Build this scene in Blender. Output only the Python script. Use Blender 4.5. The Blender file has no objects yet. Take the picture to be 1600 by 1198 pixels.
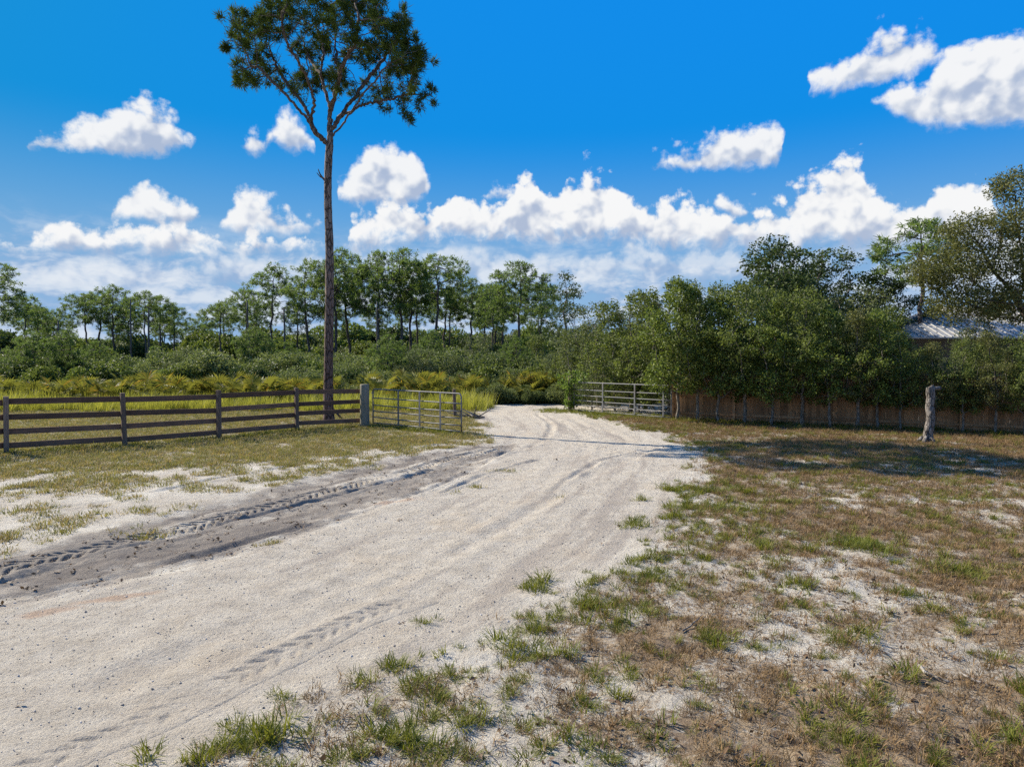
import bpy, math, random
import numpy as np
from mathutils import Vector

SC = bpy.context.scene
COL = SC.collection
rng = np.random.default_rng(7)
random.seed(7)

# ------------------------------------------------------------------ camera
W0, H0, F = 1600.0, 1198.0, 1066.0          # size and focal length of the photograph in its own pixels
PITCH = math.atan(34.0 / F)                 # camera tilted a little down
CAM_H = 2.3
cam_d = bpy.data.cameras.new('camera')
cam = bpy.data.objects.new('camera', cam_d)
COL.objects.link(cam)
cam.location = (0, 0, CAM_H)
cam.rotation_euler = (math.pi / 2 - PITCH, 0, 0)
cam_d.sensor_width = 36.0
cam_d.lens = 36.0 * F / W0
cam_d.clip_start = 0.05
cam_d.clip_end = 20000
SC.camera = cam

# ------------------------------------------------------------------ light
SUN_AZ = math.radians(-59)                  # measured from +Y (into the picture), negative = left
SUN_EL = math.radians(38.5)
sun_dir = Vector((math.sin(SUN_AZ) * math.cos(SUN_EL), math.cos(SUN_AZ) * math.cos(SUN_EL), math.sin(SUN_EL)))
sd = bpy.data.lights.new('sun', 'SUN')
sd.energy = 5.0
sd.angle = math.radians(0.55)
sd.color = (1.0, 0.91, 0.76)
so = bpy.data.objects.new('sun', sd)
COL.objects.link(so)
so.location = (-30, 20, 40)
so.rotation_euler = (-sun_dir).to_track_quat('-Z', 'Y').to_euler()

SC.view_settings.view_transform = 'Standard'
SC.view_settings.look = 'None'
SC.view_settings.gamma = 1.0
SC.view_settings.use_curve_mapping = False
SC.view_settings.exposure = 0.95
SC.render.engine = 'CYCLES'
SC.cycles.use_denoising = False
SC.cycles.max_bounces = 6
SC.cycles.diffuse_bounces = 3
SC.cycles.transmission_bounces = 4
SC.cycles.caustics_reflective = False
SC.cycles.caustics_refractive = False


def ray(x, y):
    cx, cy = (x - W0 / 2) / F, (H0 / 2 - y) / F
    c, s = math.cos(PITCH), math.sin(PITCH)
    return np.array((cx, c + cy * s, cy * c - s))


def gp(x, y, z=0.0):
    """ground point under a place of the photograph"""
    d = ray(x, y)
    t = (z - CAM_H) / d[2]
    return d[0] * t, d[1] * t


def at(x, y, depth):
    """point on a sight line at a given depth"""
    d = ray(x, y)
    t = depth / d[1]
    return np.array((d[0] * t, depth, CAM_H + d[2] * t))


# ------------------------------------------------------------------ node helpers
class NT:
    def __init__(self, tree):
        self.t = tree

    def n(self, kind, **kw):
        nd = self.t.nodes.new(kind)
        for k, v in kw.items():
            setattr(nd, k, v)
        return nd

    def link(self, a, b):
        self.t.links.new(a, b)

    def set(self, sock, v):
        if isinstance(v, bpy.types.NodeSocket):
            self.t.links.new(v, sock)
        elif v is not None:
            if hasattr(sock, 'default_value'):
                try:
                    sock.default_value = v
                except Exception:
                    sock.default_value = (*v, 1.0)

    def m(self, op, a, b=None, c=None, clamp=False):
        nd = self.n('ShaderNodeMath', operation=op, use_clamp=clamp)
        for i, v in enumerate((a, b, c)):
            if v is not None:
                self.set(nd.inputs[i], v)
        return nd.outputs[0]

    def vm(self, op, a, b=None, scale=None):
        nd = self.n('ShaderNodeVectorMath', operation=op)
        self.set(nd.inputs[0], a)
        if b is not None:
            self.set(nd.inputs[1], b)
        if scale is not None:
            self.set(nd.inputs['Scale'], scale)
        return nd.outputs['Value'] if op in ('LENGTH', 'DOT_PRODUCT', 'DISTANCE') else nd.outputs[0]

    def mix(self, fac, a, b, blend='MIX'):
        nd = self.n('ShaderNodeMix', data_type='RGBA', blend_type=blend)
        self.set(nd.inputs[0], fac)
        self.set(nd.inputs[6], a)
        self.set(nd.inputs[7], b)
        return nd.outputs[2]

    def noise(self, vec, scale, detail=4, rough=0.55, dist=0.0, lac=2.0):
        nd = self.n('ShaderNodeTexNoise')
        if vec is not None:
            self.set(nd.inputs['Vector'], vec)
        nd.inputs['Scale'].default_value = scale
        nd.inputs['Detail'].default_value = detail
        nd.inputs['Roughness'].default_value = rough
        nd.inputs['Distortion'].default_value = dist
        nd.inputs['Lacunarity'].default_value = lac
        return nd.outputs['Fac']

    def vor(self, vec, scale, feature='F1', detail=0, rough=0.5, out='Distance', rnd=1.0, smooth=1.0):
        nd = self.n('ShaderNodeTexVoronoi', feature=feature)
        if vec is not None:
            self.set(nd.inputs['Vector'], vec)
        nd.inputs['Scale'].default_value = scale
        nd.inputs['Detail'].default_value = detail
        nd.inputs['Roughness'].default_value = rough
        nd.inputs['Randomness'].default_value = rnd
        if feature == 'SMOOTH_F1':
            nd.inputs['Smoothness'].default_value = smooth
        return nd.outputs[out]

    def step(self, v, a, b, lo=0.0, hi=1.0, kind='SMOOTHSTEP'):
        nd = self.n('ShaderNodeMapRange', interpolation_type=kind)
        self.set(nd.inputs[0], v)
        for i, x in enumerate((a, b, lo, hi)):
            self.set(nd.inputs[i + 1], x)
        return nd.outputs[0]

    def bump(self, h, strength, dist, normal=None):
        nd = self.n('ShaderNodeBump')
        nd.inputs['Strength'].default_value = strength
        nd.inputs['Distance'].default_value = dist
        self.set(nd.inputs['Height'], h)
        if normal is not None:
            self.set(nd.inputs['Normal'], normal)
        return nd.outputs[0]

    def attr(self, name, out='Fac'):
        nd = self.n('ShaderNodeAttribute', attribute_name=name)
        return nd.outputs[out]


# ------------------------------------------------------------------ sky with cumulus clouds
def build_world():
    w = bpy.data.worlds.new('World')
    SC.world = w
    w.use_nodes = True
    w.cycles.sampling_method = 'NONE'
    t = w.node_tree
    t.nodes.clear()
    N = NT(t)
    out = N.n('ShaderNodeOutputWorld')
    bg = N.n('ShaderNodeBackground')
    bg.inputs['Strength'].default_value = 0.06
    N.link(bg.outputs[0], out.inputs[0])
    sky = N.n('ShaderNodeTexSky', sky_type='NISHITA')
    sky.sun_disc = False
    sky.sun_elevation = SUN_EL
    sky.sun_rotation = SUN_AZ
    sky.air_density = 1.0
    sky.dust_density = 0.6
    sky.ozone_density = 2.0
    # deep, polarised-looking blue: brightness evened out, the sky's own colour contrast raised
    lum = N.vm('DOT_PRODUCT', sky.outputs[0], (0.25, 0.45, 0.30))
    nrm = N.vm('SCALE', sky.outputs[0], scale=N.m('DIVIDE', SKY_EVEN, N.m('POWER', N.m('MAXIMUM', lum, 0.01), SKY_FLAT)))
    gm = N.n('ShaderNodeGamma')
    gm.inputs[1].default_value = SKY_GAMMA
    N.link(nrm, gm.inputs[0])
    skyc = N.mix(1.0, gm.outputs[0], SKY_TINT, 'MULTIPLY')

    tc = N.n('ShaderNodeTexCoord')
    P = tc.outputs['Generated']
    sep = N.n('ShaderNodeSeparateXYZ')
    N.link(P, sep.inputs[0])
    X, Y, Z = sep.outputs
    u = N.m('ARCTAN2', X, Y)
    hl = N.m('SQRT', N.m('ADD', N.m('MULTIPLY', X, X), N.m('MULTIPLY', Y, Y)))
    v = N.m('DIVIDE', Z, N.m('MAXIMUM', hl, 0.001))
    E0 = math.atan(0.55)
    fold = N.m('TANGENT', N.m('SUBTRACT', E0, N.m('PINGPONG', N.m('SUBTRACT', N.m('ARCTANGENT', v), E0), 0.32)))  # clouds repeated overhead, out of view, added to make the fill light whiter
    vf = N.m('ADD', N.m('MULTIPLY', v, N.m('LESS_THAN', v, 0.55)), N.m('MULTIPLY', fold, N.m('GREATER_THAN', v, 0.5500001)))
    HR = math.pi / 4
    uu = N.m('DIVIDE', N.m('PINGPONG', N.m('ADD', u, HR), 2 * HR), 2 * HR)
    VM = 0.7

    def uv(x, y):
        d = ray(x, y)
        return math.atan2(d[0], d[1]), d[2] / math.hypot(d[0], d[1])

    # billowing relief, used for the outlines and for the shading of the clouds
    cb = N.n('ShaderNodeCombineXYZ')
    N.link(N.m('MULTIPLY', uu, 2 * HR), cb.inputs[0])
    N.link(vf, cb.inputs[1])
    Q = cb.outputs[0]

    def tex2(kind, vec, scale, feature=None, detail=0, rough=0.5, smooth=0.4):
        nd = N.n(kind)
        if kind == 'ShaderNodeTexVoronoi':
            nd.voronoi_dimensions = '2D'
            nd.feature = feature
            if feature == 'SMOOTH_F1':
                nd.inputs['Smoothness'].default_value = smooth
            o = nd.outputs['Distance']
        else:
            nd.noise_dimensions = '2D'
            o = nd.outputs['Fac']
        N.link(vec, nd.inputs['Vector'])
        nd.inputs['Scale'].default_value = scale
        nd.inputs['Detail'].default_value = detail
        nd.inputs['Roughness'].default_value = rough
        return o, nd

    _, wn = tex2('ShaderNodeTexNoise', Q, 14.0, detail=3, rough=0.6)
    warp = N.vm('SCALE', N.vm('SUBTRACT', wn.outputs['Color'], (0.5, 0.5, 0.5)), scale=0.022)
    QW = N.vm('ADD', Q, warp)
    sw = N.n('ShaderNodeSeparateXYZ')
    N.link(QW, sw.inputs[0])
    uw = N.m('DIVIDE', sw.outputs[0], 2 * HR)
    vw = sw.outputs[1]

    def relief(q):
        b1 = tex2('ShaderNodeTexVoronoi', q, 15.0, 'SMOOTH_F1', smooth=0.6)[0]
        b2 = tex2('ShaderNodeTexVoronoi', q, 36.0, 'SMOOTH_F1', smooth=0.3)[0]
        s = N.m('MULTIPLY_ADD', b1, -1.0, 0.72)
        s = N.m('MULTIPLY_ADD', b2, -0.5, s)
        b3 = tex2('ShaderNodeTexVoronoi', q, 88.0, 'F1')[0]
        return N.m('MULTIPLY_ADD', b3, -0.26, N.m('ADD', s, 0.10))

    G0 = relief(QW)
    G1 = relief(N.vm('ADD', QW, (-0.010, 0.014, 0.0)))
    light = N.m('SUBTRACT', G0, G1)                      # >0 where the face looks to the sun
    fine = tex2('ShaderNodeTexNoise', Q, 60.0, detail=5, rough=0.66)[0]
    R0 = N.m('MULTIPLY_ADD', N.m('SUBTRACT', fine, 0.5), 0.8, G0)
    wisp = tex2('ShaderNodeTexNoise', QW, 30.0, detail=6, rough=0.65)[0]

    def curve(tab):
        nd = N.n('ShaderNodeFloatCurve')
        c = nd.mapping.curves[0]
        nd.mapping.use_clip = False
        n = len(tab)
        while len(c.points) < n:
            c.points.new(0.5, 0.5)
        for i, val in enumerate(tab):
            c.points[i].location = (i / (n - 1), max(0.0, min(1.0, val)))
            c.points[i].handle_type = 'VECTOR'
        nd.mapping.update()
        N.link(uw, nd.inputs['Value'])
        return N.m('MULTIPLY', nd.outputs[0], VM)

    def layer(clouds, amp, s_top, s_base, base_amp, dens, n=161):
        us = np.linspace(-HR, HR, n)
        top = np.full(n, 0.0)
        base = np.full(n, VM)
        body = np.zeros(n, bool)
        for turn in (0, 1):
            for cl in clouds:
                cu, ct, cb = [], [], []
                for (x, yt, yb) in cl:
                    a, vt = uv(x, yt)
                    a2, vb = uv(x, yb)
                    cu.append(a); ct.append(vt); cb.append(vb)
                cu = [cu[0] - 0.006] + cu + [cu[-1] + 0.006]
                ct = [(ct[0] + cb[0]) / 2] + ct + [(ct[-1] + cb[-1]) / 2]
                cb = [ct[0]] + cb + [ct[-1]]
                if turn == 0:                               # closing slopes just beside the cloud
                    w_ = 0.03
                    l = (us < cu[0]) & (us > cu[0] - w_)
                    r = (us > cu[-1]) & (us < cu[-1] + w_)
                    for mm, k, sgn in ((l, 0, -1), (r, -1, 1)):
                        f = (us[mm] - cu[k]) * sgn / w_
                        top[mm] = ct[k] - 0.03 - 0.06 * f
                        base[mm] = ct[k] + 0.03 + 0.06 * f
                    continue
                m = (us >= cu[0]) & (us <= cu[-1])
                top[m] = np.interp(us[m], cu, ct)
                base[m] = np.interp(us[m], cu, cb)
                ed = np.clip(np.minimum(us[m] - cu[0], cu[-1] - us[m]) / min(0.03, (cu[-1] - cu[0]) * 0.35), 0, 1) ** 0.5
                md = (top[m] * 0.3 + base[m] * 0.7)
                top[m] = md + (top[m] - md) * ed
                base[m] = md + (base[m] - md) * ed
        md = (top + base) / 2
        jump = np.nonzero(np.abs(np.diff(md)) > 0.025)[0]
        for i in jump:
            if base[i] < 0.6 and base[i + 1] < 0.6:
                for k in (i, i + 1):
                    top[k], base[k] = md[k] - 0.05, md[k] + 0.05
        T = curve(top / VM)
        B = curve(base / VM)
        e = N.m('MULTIPLY', N.m('ADD', R0, 0.18), amp)
        dt = N.m('DIVIDE', N.m('ADD', N.m('SUBTRACT', T, vw), e), s_top)
        wb = N.m('MULTIPLY', N.m('SUBTRACT', wisp, 0.5), base_amp)
        db = N.m('DIVIDE', N.m('ADD', N.m('SUBTRACT', vw, B), wb), s_base)
        d = N.m('MINIMUM', dt, db)
        al = N.step(d, 0.0, 1.0)
        al = N.m('MULTIPLY', al, dens)
        hgt = N.m('DIVIDE', N.m('SUBTRACT', vf, B), N.m('MAXIMUM', N.m('SUBTRACT', T, B), 0.02), clamp=True)
        return al, hgt

    def shade(hgt, lo=(3.7, 4.4, 5.8), hi=(8.0, 8.05, 8.1), k=1.35, hb=0.95):
        f = N.m('ADD', N.m('MULTIPLY', hgt, hb), N.m('MULTIPLY', light, k))
        f = N.m('MULTIPLY_ADD', N.m('SUBTRACT', fine, 0.5), 0.35, N.m('ADD', f, 0.15))
        f = N.step(f, 0.0, 1.0)
        return N.mix(f, lo, hi)

    # far, hazy mottled layer near the horizon
    sq = N.vm('MULTIPLY', QW, (1.0, 3.0, 1.0))
    h1 = tex2('ShaderNodeTexNoise', sq, 6.0, detail=6, rough=0.6)[0]
    h2 = tex2('ShaderNodeTexNoise', sq, 17.0, detail=6, rough=0.62)[0]
    hm = N.m('ADD', N.m('MULTIPLY', h1, 0.5), N.m('MULTIPLY', h2, 0.6))
    cover = N.m('MULTIPLY', N.step(v, 0.205, 0.11), N.step(v, -0.05, 0.0))
    haze_a = N.m('MULTIPLY', cover, N.step(hm, 0.38, 0.60, 0.22, 0.95))
    low_f = N.step(N.m('ADD', hm, N.m('MULTIPLY', light, 0.12)), 0.44, 0.72)
    low_c = N.mix(low_f, (2.2, 3.6, 5.9), (6.4, 6.9, 7.6))
    skyc = N.mix(N.step(v, 0.34, 0.02), skyc, (2.6, 4.3, 6.6))
    col = N.mix(N.m('MULTIPLY', haze_a, 0.9), skyc, low_c)

    bank = [
        [(-60, 385, 405), (20, 376, 402), (60, 372, 402), (110, 358, 402), (150, 372, 402), (200, 378, 402),
         (250, 362, 405), (300, 350, 405), (325, 372, 402), (352, 390, 400), (400, 384, 402), (440, 380, 400), (480, 384, 400), (530, 376, 400),
         (555, 348, 400), (575, 338, 398), (600, 325, 392), (640, 330, 390), (665, 330, 385), (700, 315, 385), (740, 316, 385), (775, 328, 385),
         (800, 320, 385), (812, 298, 385), (838, 292, 385), (866, 312, 388), (885, 288, 388), (920, 276, 388), (955, 278, 388), (975, 302, 388),
         (1000, 332, 390), (1022, 322, 392), (1045, 316, 392), (1080, 336, 395), (1105, 342, 395), (1140, 338, 395), (1170, 336, 395),
         (1190, 326, 395), (1235, 326, 395), (1255, 304, 395), (1290, 290, 398), (1308, 264, 398), (1332, 256, 398), (1358, 276, 398),
         (1376, 312, 398), (1392, 336, 398), (1415, 332, 398), (1438, 348, 400), (1449, 340, 400), (1458, 312, 400), (1480, 298, 400), (1510, 296, 400), (1535, 304, 402), (1550, 330, 402), (1570, 372, 405), (1700, 370, 410)]]
    bank2 = [
        [(-60, 430, 470), (60, 415, 468), (140, 425, 470), (230, 402, 460), (300, 420, 465), (380, 392, 450), (420, 402, 455), (450, 420, 460),
         (520, 400, 450), (570, 395, 450), (640, 405, 455), (700, 392, 445), (745, 398, 450), (800, 405, 455), (868, 402, 455), (900, 415, 455),
         (960, 392, 450), (1010, 396, 450), (1060, 385, 445), (1110, 395, 450), (1200, 400, 450), (1700, 400, 460)]]
    mid = [
        [(176, 335, 345), (184, 300, 350), (205, 290, 352), (222, 284, 355), (240, 300, 357), (262, 322, 357), (290, 312, 356), (306, 314, 350), (314, 338, 345)],
        [(342, 355, 366), (352, 325, 370), (372, 303, 372), (392, 300, 372), (415, 322, 373), (440, 336, 372), (470, 345, 370), (500, 350, 366), (512, 362, 366)],
        [(745, 300, 312), (770, 294, 314), (800, 304, 312)],
        [(1112, 320, 325), (1118, 298, 334), (1135, 302, 345), (1150, 318, 345), (1172, 330, 345)],
        [(1360, 152, 172), (1400, 146, 186), (1440, 150, 198), (1462, 120, 202), (1478, 80, 205), (1510, 60, 206), (1545, 50, 206), (1600, 56, 202), (1680, 70, 200), (1730, 120, 190)]]
    high = [
        [(50, 226, 238), (75, 205, 241), (110, 198, 244), (145, 190, 246), (180, 192, 246), (200, 178, 247), (222, 170, 248), (250, 178, 248), (280, 192, 247), (300, 218, 244)],
        [(380, 218, 240), (402, 200, 244), (422, 220, 240)],
        [(428, 190, 228), (455, 186, 240), (480, 202, 242), (508, 212, 240)],
        [(526, 290, 316), (536, 272, 322), (560, 266, 325), (576, 240, 326), (604, 222, 326), (628, 232, 326), (655, 250, 324), (674, 272, 312)],
        [(1010, 255, 266), (1060, 242, 270), (1100, 228, 271), (1125, 212, 270), (1160, 212, 268), (1200, 196, 264), (1225, 200, 256), (1243, 232, 250)],
        [(1254, 128, 146), (1285, 102, 148), (1330, 82, 146), (1360, 62, 140), (1400, 46, 132), (1430, 42, 124), (1460, 56, 112), (1479, 82, 104)]]
    for cl, amp, st, sb, ba, dn, kw in (
            (bank2, 0.045, 0.030, 0.035, 0.05, 0.60, dict(lo=(3.3, 4.2, 5.9), hi=(7.2, 7.5, 7.9))),
            (bank, 0.046, 0.017, 0.030, 0.06, 1.0, dict()),
            (mid, 0.038, 0.020, 0.018, 0.03, 0.97, dict()),
            (high, 0.038, 0.022, 0.016, 0.03, 0.96, dict())):
        al, hg = layer(cl, amp, st, sb, ba, dn)
        col = N.mix(al, col, shade(hg, **kw))
    N.link(col, bg.inputs['Color'])


SKY_GAMMA = 1.2
SKY_EVEN = 0.79
SKY_FLAT = 0.97
SKY_TINT = (0.14, 3.3, 5.4)
build_world()

# ------------------------------------------------------------------ mesh helpers
def tag(o, label=None, cat=None, group=None, kind=None):
    if label: o['label'] = label
    if cat: o['category'] = cat
    if group: o['group'] = group
    if kind: o['kind'] = kind
    return o


def link(o, parent=None):
    COL.objects.link(o)
    if parent is not None:
        o.parent = parent
    return o


def empty(name, loc, rz=0.0):
    o = bpy.data.objects.new(name, None)
    o.location = loc
    o.rotation_euler = (0, 0, rz)
    o.empty_display_size = 0.2
    return link(o)


class MB:
    """collects geometry for one mesh"""
    def __init__(self):
        self.v, self.q, self.t, self.n = [], [], [], 0

    def add(self, v, quads=None, tris=None):
        v = np.asarray(v, float).reshape(-1, 3)
        if quads is not None and len(quads):
            self.q.append(np.asarray(quads, np.int64).reshape(-1, 4) + self.n)
        if tris is not None and len(tris):
            self.t.append(np.asarray(tris, np.int64).reshape(-1, 3) + self.n)
        self.v.append(v)
        self.n += len(v)
        return self

    def box(self, c, s, rot=None):
        hx, hy, hz = np.asarray(s) / 2.0
        p = np.array([(-hx, -hy, -hz), (hx, -hy, -hz), (hx, hy, -hz), (-hx, hy, -hz), (-hx, -hy, hz), (hx, -hy, hz), (hx, hy, hz), (-hx, hy, hz)])
        if rot is not None:
            p = p @ np.asarray(rot).T
        return self.add(p + np.asarray(c), [(0, 3, 2, 1), (4, 5, 6, 7), (0, 1, 5, 4), (1, 2, 6, 5), (2, 3, 7, 6), (3, 0, 4, 7)])

    def tube(self, pts, rad, sides=8, cap=True, wob=0.0, seed=0):
        pts = np.asarray(pts, float)
        n = len(pts)
        rad = np.broadcast_to(np.asarray(rad, float), (n,))
        tan = np.gradient(pts, axis=0) if n > 2 else np.repeat((pts[1:] - pts[:1]), 2, 0)
        tan /= np.linalg.norm(tan, axis=1, keepdims=True) + 1e-9
        ref = np.array((0.0, 0.0, 1.0)) if abs(tan[0][2]) < 0.9 else np.array((1.0, 0.0, 0.0))
        u = np.cross(tan[0], ref); u /= np.linalg.norm(u)
        a = np.arange(sides) * 2 * np.pi / sides
        V = []
        r_ = np.random.default_rng(seed)
        for i in range(n):
            u = u - tan[i] * (u @ tan[i]); u /= np.linalg.norm(u) + 1e-9
            w = np.cross(tan[i], u)
            rr = rad[i] * (1 + wob * (r_.random(sides) - 0.5))
            V.append(pts[i] + (np.cos(a) * rr)[:, None] * u + (np.sin(a) * rr)[:, None] * w)
        V = np.concatenate(V)
        i, j = np.meshgrid(np.arange(n - 1), np.arange(sides), indexing='ij')
        i, j = i.ravel(), j.ravel()
        k = (j + 1) % sides
        Q = np.stack((i * sides + j, i * sides + k, (i + 1) * sides + k, (i + 1) * sides + j), 1)
        T = None
        if cap:
            V = np.concatenate((V, pts[:1], pts[-1:]))
            c0, c1 = n * sides, n * sides + 1
            jj = np.arange(sides); kk = (jj + 1) % sides
            T = np.concatenate((np.stack((kk, jj, np.full(sides, c0)), 1), np.stack(((n - 1) * sides + jj, (n - 1) * sides + kk, np.full(sides, c1)), 1)))
        return self.add(V, Q, T)

    def mesh(self, name, mat=None, smooth=False):
        me = bpy.data.meshes.new(name)
        V = np.concatenate(self.v) if self.v else np.zeros((0, 3))
        Q = np.concatenate(self.q) if self.q else np.zeros((0, 4), np.int64)
        T = np.concatenate(self.t) if self.t else np.zeros((0, 3), np.int64)
        me.vertices.add(len(V))
        me.vertices.foreach_set('co', V.ravel().astype(np.float32))
        loops = np.concatenate((Q.ravel(), T.ravel())).astype(np.int32)
        me.loops.add(len(loops))
        me.loops.foreach_set('vertex_index', loops)
        nf = len(Q) + len(T)
        me.polygons.add(nf)
        st = np.concatenate((np.arange(len(Q)) * 4, len(Q) * 4 + np.arange(len(T)) * 3)).astype(np.int32)
        me.polygons.foreach_set('loop_start', st)
        me.polygons.foreach_set('use_smooth', np.full(nf, smooth, bool))
        me.update(calc_edges=True)
        me.validate()
        if mat is not None:
            me.materials.append(mat)
        return me

    def build(self, name, mat, parent=None, smooth=False):
        return link(bpy.data.objects.new(name, self.mesh(name, mat, smooth)), parent)


def rotz(a):
    c, s = math.cos(a), math.sin(a)
    return np.array(((c, -s, 0), (s, c, 0), (0, 0, 1.0)))


# ------------------------------------------------------------------ numpy noise and shapes on the ground
def vnoise(x, y, seed=0):
    xi, yi = np.floor(x).astype(np.int64), np.floor(y).astype(np.int64)
    fx, fy = x - xi, y - yi
    fx, fy = fx * fx * (3 - 2 * fx), fy * fy * (3 - 2 * fy)

    def h(i, j):
        n = (i * 374761393 + j * 668265263 + seed * 974711 + 1013904223) & 0x7fffffff
        n = (n ^ (n >> 13)) * 1274126177 & 0x7fffffff
        n = (n ^ (n >> 16)) & 0xffffff
        return n / float(0xffffff)
    return (h(xi, yi) * (1 - fx) + h(xi + 1, yi) * fx) * (1 - fy) + (h(xi, yi + 1) * (1 - fx) + h(xi + 1, yi + 1) * fx) * fy


def fbm(x, y, seed=0, oct=4, gain=0.5):
    s, a, t = 0.0, 1.0, 0.0
    for k in range(oct):
        s = s + a * vnoise(x * 2 ** k + 17.3 * k, y * 2 ** k - 9.1 * k, seed + k)
        t += a
        a *= gain
    return s / t


def sstep(x, a, b):
    t = np.clip((x - a) / (b - a), 0, 1)
    return t * t * (3 - 2 * t)


def smooth_line(p, n=60):
    """Catmull-Rom through the points"""
    p = np.asarray(p, float)
    q = np.concatenate((2 * p[:1] - p[1:2], p, 2 * p[-1:] - p[-2:-1]))
    out = []
    per = max(2, n // (len(p) - 1))
    for i in range(len(p) - 1):
        t = np.linspace(0, 1, per, endpoint=False)[:, None]
        a, b, c, d = q[i], q[i + 1], q[i + 2], q[i + 3]
        out.append(0.5 * ((2 * b) + (-a + c) * t + (2 * a - 5 * b + 4 * c - d) * t ** 2 + (-a + 3 * b - 3 * c + d) * t ** 3))
    out.append(p[-1:])
    return np.concatenate(out)


def poly_dist(P, line, closed=False, reach=2.0):
    """distance to a polyline (exact within reach), arc length along it, signed side offset"""
    L = np.concatenate((line, line[:1])) if closed else line
    n = len(P)
    best = np.full(n, 9.0); arc = np.zeros(n); side = np.zeros(n)
    s0 = 0.0
    # points sorted into cells of the ground so that each piece of the line only meets its neighbours
    order, xs = P_SORT(P)
    for a, b in zip(L[:-1], L[1:]):
        ab = b - a
        l2 = ab @ ab
        if l2 < 1e-12:
            continue
        ln = math.sqrt(l2)
        i0, i1 = np.searchsorted(xs, (min(a[0], b[0]) - reach, max(a[0], b[0]) + reach))
        ii = order[i0:i1]
        yy = P[ii, 1]
        ii = ii[(yy > min(a[1], b[1]) - reach) & (yy < max(a[1], b[1]) + reach)]
        if len(ii):
            p = P[ii]
            t = np.clip(((p - a) @ ab) / l2, 0, 1)
            d = p - a - t[:, None] * ab
            dd = np.hypot(d[:, 0], d[:, 1])
            m = dd < best[ii]
            k = ii[m]
            best[k] = dd[m]
            arc[k] = s0 + t[m] * ln
            side[k] = (ab[0] * d[m, 1] - ab[1] * d[m, 0]) / ln
        s0 += ln
    return best, arc, side


_sort_cache = {}


def P_SORT(P):
    key = (id(P), len(P))
    if key not in _sort_cache:
        _sort_cache.clear()
        o = np.argsort(P[:, 0])
        _sort_cache[key] = (o, P[o, 0], P)
    return _sort_cache[key][:2]


def inside(P, poly):
    x, y = P[:, 0], P[:, 1]
    c = np.zeros(len(P), bool)
    lo, hi = poly.min(0), poly.max(0)
    ii = np.nonzero((x > lo[0]) & (x < hi[0]) & (y > lo[1]) & (y < hi[1]))[0]
    xo, yo = x[ii], y[ii]
    o = np.argsort(yo)
    xo, yo, ii = xo[o], yo[o], ii[o]
    cc = np.zeros(len(ii), bool)
    for (x1, y1), (x2, y2) in zip(poly, np.roll(poly, -1, 0)):
        if y1 == y2:
            continue
        a, b = np.searchsorted(yo, (min(y1, y2), max(y1, y2)))
        cc[a:b] ^= xo[a:b] < (x2 - x1) * (yo[a:b] - y1) / (y2 - y1) + x1
    c[ii] = cc
    return c


def sdf(P, poly):
    d, _, _ = poly_dist(P, poly, True)
    return np.where(inside(P, poly), d, -d)


def G(*pts):
    return np.array([gp(x, y) for x, y in pts])


# outline of the sand road, of the churned side track and of the grassy places, on the ground
ROAD = np.concatenate((
    smooth_line(G((-260, 1010), (0, 948), (200, 906), (330, 878), (430, 846), (560, 806), (650, 772), (740, 735), (782, 708), (775, 682), (752, 660), (748, 648), (765, 639), (800, 633.5)), 90),
    np.array([(3.0, 37.2), (6.0, 37.6), (12.0, 37.8), (26.0, 37.0), (26.0, 33.6), (12.0, 34.2), (6.5, 34.0), (3.6, 32.8)]),
    smooth_line(G((886, 646), (915, 653), (965, 665), (1030, 684), (1064, 706), (1072, 738), (1040, 782), (990, 826), (955, 880), (870, 916), (800, 955), (700, 1006), (560, 1074), (400, 1146), (240, 1215)), 90),
    np.array([(-3.4, 2.4), (-9.0, -6.0), (-16.0, -2.0), (-12.5, 4.2)])))
TRACK = np.concatenate((
    smooth_line(G((-260, 950), (0, 872), (120, 846), (270, 806), (400, 772), (540, 738), (640, 714), (740, 698), (800, 690)), 60),
    smooth_line(G((815, 700), (782, 708), (740, 735), (650, 772), (560, 806), (430, 846), (330, 878), (200, 906), (0, 948), (-260, 1030)), 60)))
LAWN_R = np.concatenate((
    G((905, 649), (965, 661), (1030, 678), (1064, 704), (1078, 738), (1050, 782), (1000, 826), (962, 880), (880, 905), (810, 945), (715, 996), (640, 1040), (520, 1080), (400, 1130), (250, 1198)),
    np.array([(-2.6, 1.5), (6.0, -4.0), (20, 0), (30, 18), (24, 22), (7.0, 27.6), (3.4, 31.8)])))
LAWN_L = np.concatenate((
    G((-260, 800), (0, 742), (150, 738), (300, 733), (440, 722), (560, 706), (640, 700), (710, 690), (760, 683), (752, 664)),
    np.array([(-1.6, 28.0), (-2.0, 33.0), (-20, 33.0), (-40, 26), (-30, 14)])))
LUG = smooth_line(G((-200, 936), (0, 886), (150, 853), (300, 817), (400, 793), (500, 768), (640, 733), (700, 716), (770, 700)), 80)
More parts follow.
